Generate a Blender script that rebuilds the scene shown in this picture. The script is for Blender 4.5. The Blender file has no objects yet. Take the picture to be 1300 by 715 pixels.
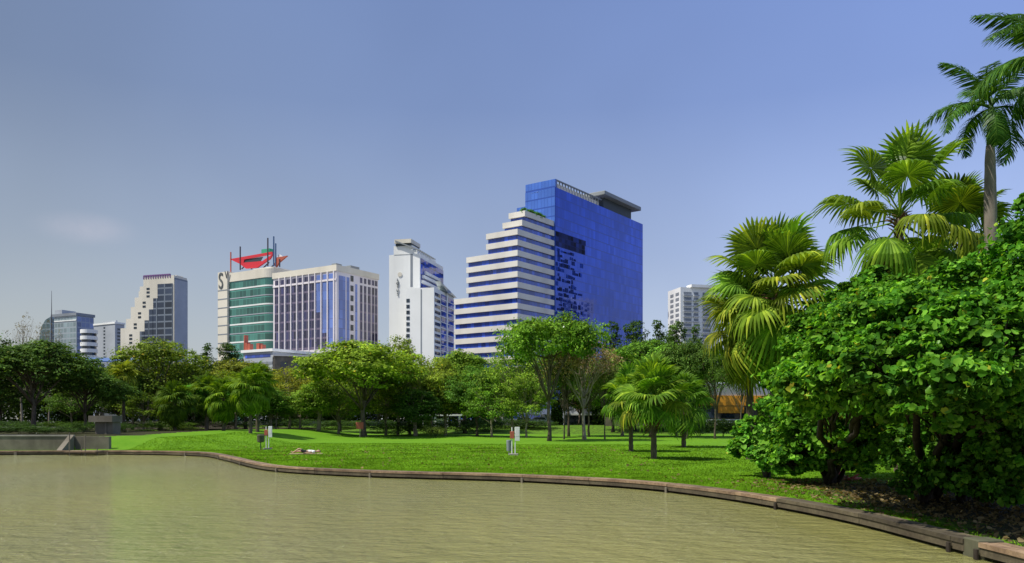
import bpy, bmesh, math, random
import numpy as np
from mathutils import Vector, Matrix

sc = bpy.context.scene
COL = sc.collection
F = 1020.0            # focal length in photograph pixels
HY = 532.0            # horizon row
CH = 2.1              # camera height
PI = math.pi

# ------------------------------------------------------------------ camera
cam = bpy.data.cameras.new('camera'); camo = bpy.data.objects.new('camera', cam); COL.objects.link(camo)
camo.location = (0, 0, CH); camo.rotation_euler = (PI/2, 0, 0)
cam.sensor_width = 36; cam.lens = 36*F/1300; cam.shift_y = (HY-357.5)/1300
cam.clip_start = 0.1; cam.clip_end = 9000
sc.camera = camo
sc.view_settings.view_transform = 'Standard'; sc.view_settings.look = 'None'; sc.view_settings.exposure = 0
sc.cycles.max_bounces = 8; sc.cycles.transmission_bounces = 6; sc.cycles.diffuse_bounces = 3

# ------------------------------------------------------------------ node helpers
def N(nt, t, **kw):
    n = nt.nodes.new(t)
    for k, v in kw.items():
        if k.startswith('i_'):
            n.inputs[k[2:].replace('_', ' ')].default_value = v
        else: setattr(n, k, v)
    return n
def L(nt, a, b): nt.links.new(a, b)
def newmat(name):
    m = bpy.data.materials.new(name); m.use_nodes = True
    nt = m.node_tree; nt.nodes.clear()
    out = nt.nodes.new('ShaderNodeOutputMaterial')
    return m, nt, out
def ramp(nt, fac, stops, interp='LINEAR'):
    r = nt.nodes.new('ShaderNodeValToRGB'); r.color_ramp.interpolation = interp
    e = r.color_ramp.elements
    while len(e) < len(stops): e.new(0.5)
    for q, (p, c) in zip(e, stops):
        q.position = p; q.color = (c[0], c[1], c[2], 1) if not isinstance(c, float) else (c, c, c, 1)
    L(nt, fac, r.inputs[0]); return r
def mixc(nt, fac, a, b, mode='MIX'):
    m = nt.nodes.new('ShaderNodeMix'); m.data_type = 'RGBA'; m.blend_type = mode
    for s, v in ((m.inputs[0], fac), (m.inputs[6], a), (m.inputs[7], b)):
        if hasattr(v, 'type') and hasattr(v, 'links'): L(nt, v, s)
        elif isinstance(v, (tuple, list)): s.default_value = (v[0], v[1], v[2], 1)
        else: s.default_value = v
    return m.outputs[2]
def math_(nt, op, a, b=None, clamp=False):
    m = nt.nodes.new('ShaderNodeMath'); m.operation = op; m.use_clamp = clamp
    for s, v in ((m.inputs[0], a), (m.inputs[1], b)):
        if v is None: continue
        if hasattr(v, 'links'): L(nt, v, s)
        else: s.default_value = v
    return m.outputs[0]
def noise(nt, scale, vec=None, detail=4, rough=0.55, coord='Object'):
    n = nt.nodes.new('ShaderNodeTexNoise'); n.inputs['Scale'].default_value = scale
    n.inputs['Detail'].default_value = detail; n.inputs['Roughness'].default_value = rough
    if vec is None:
        tc = nt.nodes.new('ShaderNodeTexCoord'); vec = tc.outputs[coord]
    L(nt, vec, n.inputs['Vector']); return n
def mapped(nt, scale=(1, 1, 1), rot=(0, 0, 0), coord='Object'):
    tc = nt.nodes.new('ShaderNodeTexCoord'); mp = nt.nodes.new('ShaderNodeMapping')
    mp.inputs['Scale'].default_value = scale; mp.inputs['Rotation'].default_value = rot
    L(nt, tc.outputs[coord], mp.inputs['Vector']); return mp.outputs[0]

def stone(name, c1, c2, scale=1.0, rough=0.85, bump=0.15, streak=True, spec=0.3):
    m, nt, out = newmat(name)
    n1 = noise(nt, scale, detail=8, rough=0.65)
    col = mixc(nt, ramp(nt, n1.outputs[0], [(0.3, 0.0), (0.7, 1.0)]).outputs[0], c1, c2)
    if streak:
        n2 = noise(nt, 1.0, mapped(nt, (scale*1.6, scale*1.6, scale*0.12)), detail=5)
        col = mixc(nt, ramp(nt, n2.outputs[0], [(0.45, 0.0), (0.8, 0.45)]).outputs[0], col, tuple(v*0.55 for v in c1))
    p = nt.nodes.new('ShaderNodeBsdfPrincipled'); L(nt, col, p.inputs['Base Color'])
    p.inputs['Roughness'].default_value = rough; p.inputs['Specular IOR Level'].default_value = spec
    if bump:
        b = nt.nodes.new('ShaderNodeBump'); b.inputs['Strength'].default_value = bump
        n3 = noise(nt, scale*9, detail=5); L(nt, n3.outputs[0], b.inputs['Height']); L(nt, b.outputs[0], p.inputs['Normal'])
    L(nt, p.outputs[0], out.inputs[0]); return m

def glass(name, base, gloss=0.25, grid=(3.0, 3.6), linecol=(0.02, 0.03, 0.06), rough=0.06, vary=0.35, metallic=0.0, tilt=0.02, line=0.05):
    """facade glass: cells of panes, each pane a slightly different tone and tilt"""
    m, nt, out = newmat(name)
    tc = nt.nodes.new('ShaderNodeTexCoord')
    sep = nt.nodes.new('ShaderNodeSeparateXYZ'); L(nt, tc.outputs['Object'], sep.inputs[0])
    h = math_(nt, 'ADD', sep.outputs[0], sep.outputs[1])
    cu = math_(nt, 'DIVIDE', h, grid[0]); cv = math_(nt, 'DIVIDE', sep.outputs[2], grid[1])
    fu = math_(nt, 'FLOOR', cu); fv = math_(nt, 'FLOOR', cv)
    cb = nt.nodes.new('ShaderNodeCombineXYZ'); L(nt, fu, cb.inputs[0]); L(nt, fv, cb.inputs[1])
    wn = nt.nodes.new('ShaderNodeTexWhiteNoise'); wn.noise_dimensions = '2D'; L(nt, cb.outputs[0], wn.inputs['Vector'])
    tone = ramp(nt, wn.outputs[0], [(0.0, 1-vary), (0.75, 1.0), (1.0, 1+vary)])
    col = mixc(nt, 1.0, base, tone.outputs[0], 'MULTIPLY')
    nl_ = noise(nt, 0.03, detail=3); col = mixc(nt, 1.0, col, ramp(nt, nl_.outputs[0], [(0.3, 0.7), (0.7, 1.35)]).outputs[0], 'MULTIPLY')
    au = math_(nt, 'LESS_THAN', math_(nt, 'FRACT', cu), line); av = math_(nt, 'LESS_THAN', math_(nt, 'FRACT', cv), line*1.6)
    ln = math_(nt, 'MAXIMUM', au, av)
    col = mixc(nt, ln, col, linecol)
    p = nt.nodes.new('ShaderNodeBsdfPrincipled'); L(nt, col, p.inputs['Base Color'])
    p.inputs['Metallic'].default_value = metallic; p.inputs['Roughness'].default_value = rough
    p.inputs['Specular IOR Level'].default_value = 0.5 + gloss
    # pane tilt
    gm = nt.nodes.new('ShaderNodeNewGeometry')
    sub = nt.nodes.new('ShaderNodeVectorMath'); sub.operation = 'SUBTRACT'; L(nt, wn.outputs['Color'], sub.inputs[0]); sub.inputs[1].default_value = (.5, .5, .5)
    scl = nt.nodes.new('ShaderNodeVectorMath'); scl.operation = 'SCALE'; L(nt, sub.outputs[0], scl.inputs[0]); scl.inputs['Scale'].default_value = tilt
    ad = nt.nodes.new('ShaderNodeVectorMath'); ad.operation = 'ADD'; L(nt, gm.outputs['Normal'], ad.inputs[0]); L(nt, scl.outputs[0], ad.inputs[1])
    nm = nt.nodes.new('ShaderNodeVectorMath'); nm.operation = 'NORMALIZE'; L(nt, ad.outputs[0], nm.inputs[0])
    L(nt, nm.outputs[0], p.inputs['Normal'])
    L(nt, p.outputs[0], out.inputs[0]); return m

def foliage(name, dark, mid, light, trans=0.35, gloss=0.12, coordscale=0.6, use_obj=True, rough=0.45, upn=False, contrast=(0.55, 1.35), old=(1.3, 1.2)):
    m, nt, out = newmat(name)
    gm = nt.nodes.new('ShaderNodeNewGeometry')
    r = ramp(nt, gm.outputs['Random Per Island'], [(0.0, dark), (0.5, mid), (0.9, light), (0.985, tuple(min(1, v*1.3) for v in light)), (0.99, (light[0]*old[0], light[1]*old[1], light[2]))])
    n = noise(nt, coordscale, detail=3)
    nr = ramp(nt, n.outputs[0], [(0.3, contrast[0]), (0.7, contrast[1])])
    col = mixc(nt, 1.0, r.outputs[0], nr.outputs[0], 'MULTIPLY')
    if use_obj:
        oi = nt.nodes.new('ShaderNodeObjectInfo'); col = mixc(nt, 1.0, col, oi.outputs['Color'], 'MULTIPLY')
    d = nt.nodes.new('ShaderNodeBsdfDiffuse'); L(nt, col, d.inputs[0])
    t = nt.nodes.new('ShaderNodeBsdfTranslucent')
    if upn:
        va = nt.nodes.new('ShaderNodeVectorMath'); va.operation = 'MULTIPLY_ADD'; L(nt, gm.outputs['Normal'], va.inputs[0]); va.inputs[1].default_value = (.35, .35, .35); va.inputs[2].default_value = (0, 0, .8)
        vn = nt.nodes.new('ShaderNodeVectorMath'); vn.operation = 'NORMALIZE'; L(nt, va.outputs[0], vn.inputs[0]); L(nt, vn.outputs[0], d.inputs['Normal'])
    tcol = mixc(nt, 1.0, col, (1.5, 1.45, 0.5), 'MULTIPLY'); L(nt, tcol, t.inputs[0])
    mx = nt.nodes.new('ShaderNodeMixShader'); mx.inputs[0].default_value = trans; L(nt, d.outputs[0], mx.inputs[1]); L(nt, t.outputs[0], mx.inputs[2])
    g = nt.nodes.new('ShaderNodeBsdfGlossy'); g.inputs['Roughness'].default_value = rough
    g.inputs[0].default_value = (0.45, 0.5, 0.45, 1)
    m2 = nt.nodes.new('ShaderNodeMixShader')
    lw = nt.nodes.new('ShaderNodeLayerWeight'); lw.inputs[0].default_value = 0.35
    L(nt, math_(nt, 'MULTIPLY', lw.outputs['Fresnel'], gloss*2.2, True), m2.inputs[0])
    L(nt, mx.outputs[0], m2.inputs[1]); L(nt, g.outputs[0], m2.inputs[2])
    L(nt, m2.outputs[0], out.inputs[0]); return m

def bark(name, c1, c2, scale=6.0):
    m, nt, out = newmat(name)
    v = mapped(nt, (scale, scale, scale*0.3))
    n = noise(nt, 1.0, v, detail=8, rough=0.7)
    n2 = noise(nt, 0.7, detail=3)
    col = mixc(nt, ramp(nt, n.outputs[0], [(0.35, 0.0), (0.65, 1.0)]).outputs[0], c1, c2)
    col = mixc(nt, ramp(nt, n2.outputs[0], [(0.4, 0.0), (0.7, 0.6)]).outputs[0], col, tuple(q*0.5 for q in c1))
    p = nt.nodes.new('ShaderNodeBsdfPrincipled'); L(nt, col, p.inputs['Base Color']); p.inputs['Roughness'].default_value = 0.9
    p.inputs['Specular IOR Level'].default_value = 0.15
    b = nt.nodes.new('ShaderNodeBump'); b.inputs['Strength'].default_value = 0.6; b.inputs['Distance'].default_value = 0.03
    L(nt, n.outputs[0], b.inputs['Height']); L(nt, b.outputs[0], p.inputs['Normal'])
    L(nt, p.outputs[0], out.inputs[0]); return m

def plain(name, c, rough=0.5, metallic=0.0, var=0.12, scale=4.0):
    m, nt, out = newmat(name)
    n = noise(nt, scale, detail=5)
    col = mixc(nt, 1.0, c, ramp(nt, n.outputs[0], [(0.3, 1-var), (0.7, 1+var)]).outputs[0], 'MULTIPLY')
    p = nt.nodes.new('ShaderNodeBsdfPrincipled'); L(nt, col, p.inputs['Base Color'])
    p.inputs['Roughness'].default_value = rough; p.inputs['Metallic'].default_value = metallic
    L(nt, p.outputs[0], out.inputs[0]); return m

# ------------------------------------------------------------------ object helpers
def link(o, parent=None):
    COL.objects.link(o)
    if parent is not None: o.parent = parent
    return o
def tag(o, label=None, cat=None, group=None, kind=None):
    if label: o['label'] = label
    if cat: o['category'] = cat
    if group: o['group'] = group
    if kind: o['kind'] = kind
    return o
def thing(name, label, cat, loc=(0, 0, 0), rz=0, group=None):
    o = bpy.data.objects.new(name, None); o.empty_display_size = 0.5
    link(o); o.location = loc; o.rotation_euler = (0, 0, rz)
    return tag(o, label, cat, group)
def mesh_np(name, V, faces_list, mat=None, smooth=False):
    """V (n,3); faces_list: list of (m,k) index arrays"""
    me = bpy.data.meshes.new(name)
    V = np.asarray(V, dtype=np.float32)
    me.vertices.add(len(V)); me.vertices.foreach_set('co', V.ravel())
    loops = np.concatenate([f.ravel() for f in faces_list]).astype(np.int32)
    tot = np.concatenate([np.full(len(f), f.shape[1], dtype=np.int32) for f in faces_list])
    start = np.concatenate([[0], np.cumsum(tot)[:-1]]).astype(np.int32)
    me.loops.add(len(loops)); me.loops.foreach_set('vertex_index', loops)
    me.polygons.add(len(tot)); me.polygons.foreach_set('loop_start', start); me.polygons.foreach_set('loop_total', tot)
    if smooth: me.polygons.foreach_set('use_smooth', np.ones(len(tot), dtype=bool))
    me.update(calc_edges=True); me.validate()
    if mat: me.materials.append(mat)
    return me
def mobj(name, me, parent=None):
    return link(bpy.data.objects.new(name, me), parent)

class MB:
    """collects shapes and links them as ONE mesh object"""
    def __init__(s): s.v = []; s.f = []
    def add(s, vs, fs):
        o = len(s.v); s.v += [tuple(v) for v in vs]; s.f += [[i+o for i in f] for f in fs]
    def box(s, x0, x1, y0, y1, z0, z1):
        x0, x1 = min(x0, x1), max(x0, x1); y0, y1 = min(y0, y1), max(y0, y1); z0, z1 = min(z0, z1), max(z0, z1)
        s.add([(x0,y0,z0),(x1,y0,z0),(x1,y1,z0),(x0,y1,z0),(x0,y0,z1),(x1,y0,z1),(x1,y1,z1),(x0,y1,z1)],
              [(0,3,2,1),(4,5,6,7),(0,1,5,4),(1,2,6,5),(2,3,7,6),(3,0,4,7)])
        return s
    def prism(s, pts, z0, z1):
        n = len(pts)
        s.add([(p[0],p[1],z0) for p in pts]+[(p[0],p[1],z1) for p in pts],
              [list(range(n))[::-1], list(range(n,2*n))]+[(i,(i+1)%n,(i+1)%n+n,i+n) for i in range(n)])
        return s
    def plate(s, x0, x1, pts):      # polygon in the y-z plane, thick along x
        n = len(pts)
        s.add([(x0,p[0],p[1]) for p in pts]+[(x1,p[0],p[1]) for p in pts],
              [list(range(n))[::-1], list(range(n,2*n))]+[(i,(i+1)%n,(i+1)%n+n,i+n) for i in range(n)])
        return s
    def tube(s, pts, rad, n=8, cap=True):
        pts = [Vector(p) for p in pts]
        if not hasattr(rad, '__len__'): rad = [rad]*len(pts)
        rings = []; prev = None
        for i, p in enumerate(pts):
            d = (pts[min(i+1, len(pts)-1)]-pts[max(i-1, 0)])
            if d.length < 1e-9: d = Vector((0,0,1))
            d.normalize()
            if prev is None:
                a = Vector((1,0,0)) if abs(d.x) < 0.9 else Vector((0,1,0)); a = (a-d*a.dot(d)).normalized()
            else: a = (prev-d*prev.dot(d)).normalized()
            prev = a; b = d.cross(a)
            rings.append([p+(a*math.cos(2*PI*k/n)+b*math.sin(2*PI*k/n))*rad[i] for k in range(n)])
        vs = [v for r in rings for v in r]; fs = []
        for i in range(len(pts)-1):
            for k in range(n):
                fs.append((i*n+k, i*n+(k+1)%n, (i+1)*n+(k+1)%n, (i+1)*n+k))
        if cap:
            fs.append(tuple(range(n))[::-1]); fs.append(tuple(range((len(pts)-1)*n, len(pts)*n)))
        s.add(vs, fs); return s
    def mesh(s, name, mat, smooth=False):
        me = bpy.data.meshes.new(name); me.from_pydata(s.v, [], s.f)
        if smooth:
            for p in me.polygons: p.use_smooth = True
        if mat: me.materials.append(mat)
        me.update(); return me
    def build(s, name, mat, parent=None, smooth=False):
        return mobj(name, s.mesh(name, mat, smooth), parent)

def bevel(o, w=0.02, seg=2):
    m = o.modifiers.new('bevel', 'BEVEL'); m.width = w; m.segments = seg; m.limit_method = 'ANGLE'; return o

# ------------------------------------------------------------------ world and sun
SUN = Vector((-0.49, -0.19, 0.85)).normalized()
w = bpy.data.worlds.new('World'); sc.world = w; w.use_nodes = True
nt = w.node_tree; nt.nodes.clear()
out = nt.nodes.new('ShaderNodeOutputWorld'); bg = nt.nodes.new('ShaderNodeBackground'); bg.inputs[1].default_value = 0.112
sky = nt.nodes.new('ShaderNodeTexSky'); sky.sky_type = 'NISHITA'; sky.sun_disc = False
sky.sun_elevation = math.asin(SUN.z); sky.sun_rotation = math.atan2(SUN.x, SUN.y)
sky.air_density = 1.0; sky.dust_density = 2.0; sky.ozone_density = 2.0
tc = nt.nodes.new('ShaderNodeTexCoord')
sep = nt.nodes.new('ShaderNodeSeparateXYZ'); L(nt, tc.outputs['Generated'], sep.inputs[0])
grad = ramp(nt, sep.outputs[2], [(0.0, (5.9, 6.1, 7.2)), (0.10, (4.9, 5.4, 7.1)), (0.2, (3.6, 4.3, 6.7)), (0.36, (2.1, 2.85, 5.7)), (0.6, (1.6, 2.4, 5.6)), (1.0, (4.0, 4.6, 6.5))])
side = math_(nt, 'MULTIPLY_ADD', sep.outputs[0], 1.0); side.node.inputs[2].default_value = 0.5
sidec = ramp(nt, side, [(0.0, (0.86, 0.84, 0.66)), (0.4, (0.92, 0.95, 0.87)), (1.0, (1.13, 1.20, 1.24))])
gcol = mixc(nt, 1.0, grad.outputs[0], sidec.outputs[0], 'MULTIPLY')
skc = mixc(nt, 0.78, sky.outputs[0], gcol)
# faint haze cloud low on the left, and broad soft unevenness
nz = noise(nt, 2.2, tc.outputs['Generated'], detail=3)
skc = mixc(nt, 1.0, skc, ramp(nt, nz.outputs[0], [(0.3, 0.92), (0.7, 1.08)]).outputs[0], 'MULTIPLY')
dirn = Vector((-542/F, 1, 242/F)).normalized()
sub = nt.nodes.new('ShaderNodeVectorMath'); sub.operation = 'SUBTRACT'; L(nt, tc.outputs['Generated'], sub.inputs[0]); sub.inputs[1].default_value = dirn
mpc = nt.nodes.new('ShaderNodeMapping'); L(nt, sub.outputs[0], mpc.inputs[0]); mpc.inputs['Rotation'].default_value = (0, 0.35, 0); mpc.inputs['Scale'].default_value = (16, 16, 46)
ln = nt.nodes.new('ShaderNodeVectorMath'); ln.operation = 'LENGTH'; L(nt, mpc.outputs[0], ln.inputs[0])
blob = ramp(nt, ln.outputs['Value'], [(0.0, 1.0), (1.0, 0.0)], 'EASE')
cn = noise(nt, 30.0, tc.outputs['Generated'], detail=6, rough=0.6)
cf = math_(nt, 'MULTIPLY', blob.outputs[0], math_(nt, 'MULTIPLY', cn.outputs[0], 0.55))
skc = mixc(nt, cf, skc, (5.6, 5.4, 6.2))
L(nt, skc, bg.inputs[0]); L(nt, bg.outputs[0], out.inputs[0])

sl = bpy.data.lights.new('sun', 'SUN'); sl.energy = 5.0; sl.angle = math.radians(0.53); sl.color = (1.0, 0.95, 0.86)
so = bpy.data.objects.new('sun', sl); link(so); so.rotation_euler = SUN.to_track_quat('Z', 'Y').to_euler(); so.location = (-40, -20, 80)

# ------------------------------------------------------------------ bank curve
BANK = [(-200,20),(-120,44),(-75,51),(-45,52.1),(-33.3,52.2),(-28,52.9),(-23,52.2),(-18.8,49.8),(-15.5,44.6),(-12.8,39.7),(-10.7,36.3),(-8.3,34),
        (-4.7,32),(0,30.2),(4.0,27.3),(6,24.3),(7.2,21),(7.9,17.85),(8.1,15),(8.2,12.9),(8.35,10),(8.8,7),(9.6,3),(11,-3),(14,-12)]
def catmull(P, n):
    P = [Vector((a, b, 0)) for a, b in P]; out = []
    for i in range(len(P)-1):
        p0 = P[max(i-1, 0)]; p1 = P[i]; p2 = P[i+1]; p3 = P[min(i+2, len(P)-1)]
        for k in range(n):
            t = k/n
            out.append(0.5*((2*p1)+(p2-p0)*t+(2*p0-5*p1+4*p2-p3)*t*t+(3*p1-p0-3*p2+p3)*t**3))
    out.append(P[-1]); return out
bank = catmull(BANK, 24)
baz = np.array([math.atan2(p.x, p.y) for p in bank]); brr = np.array([p.length for p in bank])
o_ = np.argsort(baz); baz = baz[o_]; brr = brr[o_]
def r0(az): return np.interp(az, baz, brr)
def sstep(a, b, x):
    t = np.clip((x-a)/(b-a), 0, 1); return t*t*(3-2*t)
def gz(x, y):
    x = np.asarray(x, dtype=float); y = np.asarray(y, dtype=float)
    far = 1.0*sstep(112, 130, y)
    A = 1-sstep(-27, -18, x)
    B = np.where(x < -29.6, (y > 54.7)*1.0, sstep(53.8, 59.5, y))
    t = 0.86*A*B*(1-sstep(100, 125, y)) 
    und = 0.06*np.sin(x*0.23+1.0)*np.sin(y*0.17)+0.05*np.sin(x*0.11-y*0.09)
    r = np.hypot(x, y); rr = r-r0(np.arctan2(x, y))
    return far+t+und*sstep(2, 9, rr)
def G(x, y): return float(gz(x, y))
def X(px, D): return (px-650)/F*D
def Z(py, D): return CH+(HY-py)/F*D

# ------------------------------------------------------------------ materials
def lawn_mat():
    m, nt, out = newmat('lawn_grass')
    n1 = noise(nt, 0.35, detail=5, rough=0.6); n2 = noise(nt, 5.0, detail=6, rough=0.75); n3 = noise(nt, 40.0, detail=4, rough=0.8)
    c = mixc(nt, ramp(nt, n1.outputs[0], [(0.3, 0.0), (0.7, 1.0)]).outputs[0], (0.095, 0.24, 0.010), (0.145, 0.30, 0.016))
    c = mixc(nt, ramp(nt, n2.outputs[0], [(0.45, 0.0), (0.8, 0.3)]).outputs[0], c, (0.20, 0.34, 0.02))
    c = mixc(nt, 1.0, c, ramp(nt, n3.outputs[0], [(0.3, 0.8), (0.7, 1.2)]).outputs[0], 'MULTIPLY')
    at = nt.nodes.new('ShaderNodeAttribute'); at.attribute_name = 'dirt_shade'
    n4 = noise(nt, 2.2, detail=7, rough=0.7)
    mk = math_(nt, 'MULTIPLY_ADD', n4.outputs[0], 0.9); mk.node.inputs[2].default_value = -0.45
    mk = math_(nt, 'ADD', at.outputs['Fac'], mk); mk = ramp(nt, mk, [(0.4, 0.0), (0.62, 1.0)]).outputs[0]
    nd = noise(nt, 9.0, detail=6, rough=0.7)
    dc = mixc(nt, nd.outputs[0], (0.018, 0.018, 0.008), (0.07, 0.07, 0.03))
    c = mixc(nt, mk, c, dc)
    at2 = nt.nodes.new('ShaderNodeAttribute'); at2.attribute_name = 'town'
    c = mixc(nt, at2.outputs['Fac'], c, (0.11, 0.11, 0.10))
    p = nt.nodes.new('ShaderNodeBsdfPrincipled'); L(nt, c, p.inputs['Base Color']); p.inputs['Roughness'].default_value = 0.9
    p.inputs['Specular IOR Level'].default_value = 0.1
    b = nt.nodes.new('ShaderNodeBump'); b.inputs['Strength'].default_value = 0.8; b.inputs['Distance'].default_value = 0.05
    L(nt, n3.outputs[0], b.inputs['Height']); L(nt, b.outputs[0], p.inputs['Normal'])
    L(nt, p.outputs[0], out.inputs[0]); return m
def water_mat():
    m, nt, out = newmat('murky_water')
    tc = nt.nodes.new('ShaderNodeTexCoord')
    v1 = mapped(nt, (1.6, 3.0, 1), (0, 0, 0.4)); v2 = mapped(nt, (6.5, 12, 1), (0, 0, -0.35)); v3 = mapped(nt, (0.16, 0.05, 1), (0, 0, 0.15))
    n1 = noise(nt, 1.0, v1, detail=3, rough=0.5); n2 = noise(nt, 1.0, v2, detail=4, rough=0.6); n3 = noise(nt, 1.0, v3, detail=3)
    amp = ramp(nt, n3.outputs[0], [(0.38, 0.75), (0.62, 1.4)]).outputs[0]
    hgt = math_(nt, 'ADD', math_(nt, 'MULTIPLY', n1.outputs[0], 0.26), math_(nt, 'MULTIPLY', n2.outputs[0], 0.14))
    hgt = math_(nt, 'MULTIPLY', hgt, amp)
    b = nt.nodes.new('ShaderNodeBump'); b.inputs['Strength'].default_value = 1.0; b.inputs['Distance'].default_value = 1.0
    L(nt, hgt, b.inputs['Height'])
    n4 = noise(nt, 0.05, detail=4)
    c = mixc(nt, ramp(nt, n4.outputs[0], [(0.35, 0.0), (0.65, 1.0)]).outputs[0], (0.245, 0.245, 0.082), (0.31, 0.295, 0.095))
    c = mixc(nt, ramp(nt, n3.outputs[0], [(0.42, 0.0), (0.68, 0.45)]).outputs[0], c, (0.40, 0.40, 0.20))  # pale streaks stretched in depth: reflections painted into the base colour
    p = nt.nodes.new('ShaderNodeBsdfPrincipled'); L(nt, c, p.inputs['Base Color']); p.inputs['Roughness'].default_value = 0.07
    p.inputs['IOR'].default_value = 1.45; p.inputs['Specular IOR Level'].default_value = 0.5
    L(nt, b.outputs[0], p.inputs['Normal']); L(nt, p.outputs[0], out.inputs[0]); return m

def wood_mat(nm_='weathered_timber', g=(1, 1, 1)):
    m, nt, out = newmat(nm_)
    v = mapped(nt, (1, 1, 1)); n = noise(nt, 1.3, v, detail=8, rough=0.7); n2 = noise(nt, 14.0, detail=5, rough=0.7)
    c = mixc(nt, ramp(nt, n.outputs[0], [(0.35, 0.0), (0.65, 1.0)]).outputs[0], (0.13, 0.08, 0.047), (0.31, 0.215, 0.125))
    c = mixc(nt, 1.0, c, ramp(nt, n2.outputs[0], [(0.3, 0.7), (0.7, 1.25)]).outputs[0], 'MULTIPLY')
    gm = nt.nodes.new('ShaderNodeNewGeometry')
    c = mixc(nt, 1.0, c, ramp(nt, gm.outputs['Random Per Island'], [(0.0, 0.6), (1.0, 1.35)]).outputs[0], 'MULTIPLY')
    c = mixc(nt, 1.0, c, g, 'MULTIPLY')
    p = nt.nodes.new('ShaderNodeBsdfPrincipled'); L(nt, c, p.inputs['Base Color']); p.inputs['Roughness'].default_value = 0.8
    b = nt.nodes.new('ShaderNodeBump'); b.inputs['Strength'].default_value = 0.4; L(nt, n2.outputs[0], b.inputs['Height']); L(nt, b.outputs[0], p.inputs['Normal'])
    L(nt, p.outputs[0], out.inputs[0]); return m

M = {}
M['lawn'] = lawn_mat(); M['water'] = water_mat(); M['wood'] = wood_mat(); M['woodgrey'] = wood_mat('shaded_mossy_timber', (0.42, 0.5, 0.5))  # woodgrey: darker timber, shade and some moss put into the colour
M['mossy'] = stone('mossy_stone', (0.06, 0.065, 0.035), (0.15, 0.145, 0.09), 1.5, bump=0.5)
M['concrete'] = stone('concrete', (0.22, 0.21, 0.17), (0.38, 0.36, 0.30), 0.8, bump=0.3)
M['oldconc'] = stone('stained_concrete', (0.11, 0.095, 0.07), (0.24, 0.21, 0.155), 0.6, bump=0.3)
M['grass'] = foliage('grass_blades', (0.10, 0.235, 0.010), (0.125, 0.27, 0.014), (0.15, 0.30, 0.018), trans=0.25, gloss=0.0, coordscale=0.35, use_obj=False, upn=True)
M['leaf'] = foliage('tree_leaves', (0.062, 0.105, 0.018), (0.135, 0.20, 0.032), (0.235, 0.32, 0.06), coordscale=0.5, gloss=0.08, contrast=(0.45, 1.45), old=(1.8, 1.05))
M['hibleaf'] = foliage('broad_leaves', (0.022, 0.085, 0.010), (0.058, 0.185, 0.016), (0.155, 0.34, 0.042), coordscale=1.1, trans=0.38, gloss=0.05, rough=0.5, contrast=(0.4, 1.55), old=(2.1, 1.0))
M['dryleaf'] = foliage('dry_leaves', (0.12, 0.09, 0.05), (0.24, 0.19, 0.10), (0.36, 0.30, 0.17), trans=0.3, gloss=0.05)
M['palm'] = foliage('palm_fronds', (0.07, 0.14, 0.014), (0.13, 0.225, 0.02), (0.23, 0.34, 0.04), coordscale=1.2, gloss=0.08, trans=0.35, rough=0.5)
M['royal'] = foliage('feather_fronds', (0.02, 0.07, 0.012), (0.04, 0.115, 0.018), (0.085, 0.18, 0.03), coordscale=1.2, gloss=0.04, trans=0.3, rough=0.5)
M['deadfrond'] = foliage('dead_fronds', (0.10, 0.06, 0.025), (0.20, 0.13, 0.06), (0.32, 0.24, 0.12), gloss=0.05, trans=0.2)
M['petiole'] = plain('green_petiole', (0.16, 0.24, 0.04), 0.45)
M['bark'] = bark('tree_bark', (0.07, 0.055, 0.04), (0.19, 0.15, 0.11))
M['palebark'] = bark('pale_bark', (0.20, 0.16, 0.11), (0.40, 0.34, 0.26))
M['darkbark'] = bark('dark_bark', (0.025, 0.02, 0.016), (0.08, 0.065, 0.05))
M['royalbark'] = bark('grey_palm_bark', (0.17, 0.145, 0.12), (0.34, 0.29, 0.24), 3.0)
M['crownshaft'] = plain('green_crownshaft', (0.06, 0.11, 0.03), 0.8)
M['fibre'] = bark('palm_fibre', (0.10, 0.05, 0.025), (0.28, 0.17, 0.09), 9.0)
M['cream'] = stone('cream_render', (0.66, 0.62, 0.51), (0.78, 0.73, 0.62), 0.06, bump=0)
M['beige'] = stone('beige_render', (0.66, 0.63, 0.56), (0.78, 0.75, 0.67), 0.05, bump=0)
M['white'] = stone('white_render', (0.80, 0.81, 0.78), (0.90, 0.91, 0.88), 0.05, bump=0)
M['palegrey'] = stone('pale_grey_render', (0.34, 0.37, 0.40), (0.46, 0.49, 0.53), 0.05, bump=0)
M['midgrey'] = stone('grey_render', (0.20, 0.22, 0.25), (0.28, 0.31, 0.34), 0.05, bump=0)
M['pinkgrey'] = stone('pale_pink_stone', (0.72, 0.67, 0.70), (0.84, 0.79, 0.81), 0.05, bump=0)
M['darkroof'] = plain('dark_roof', (0.035, 0.05, 0.06), 0.6)
M['roofgrey'] = plain('roof_grey', (0.22, 0.24, 0.25), 0.7)
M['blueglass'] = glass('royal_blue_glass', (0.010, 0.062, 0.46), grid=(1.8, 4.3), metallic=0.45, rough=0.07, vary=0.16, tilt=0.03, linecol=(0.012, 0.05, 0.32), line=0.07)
M['blueglass2'] = glass('painted_reflection_dark', (0.005, 0.016, 0.10), gloss=-.4, grid=(2.4, 2.15), rough=0.5, vary=0.9, tilt=0.12, linecol=(0.01, 0.02, 0.12), line=0.1)  # dark part of the reflection, put into the pane colour
M['blueglassl'] = glass('lit_blue_glass', (0.06, 0.15, 0.52), grid=(1.8, 4.3), rough=0.12, vary=0.12, tilt=0.015, linecol=(0.03, 0.08, 0.35), line=0.09)  # paler copy of the blue, sunlight on the left face put into the colour
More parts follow.
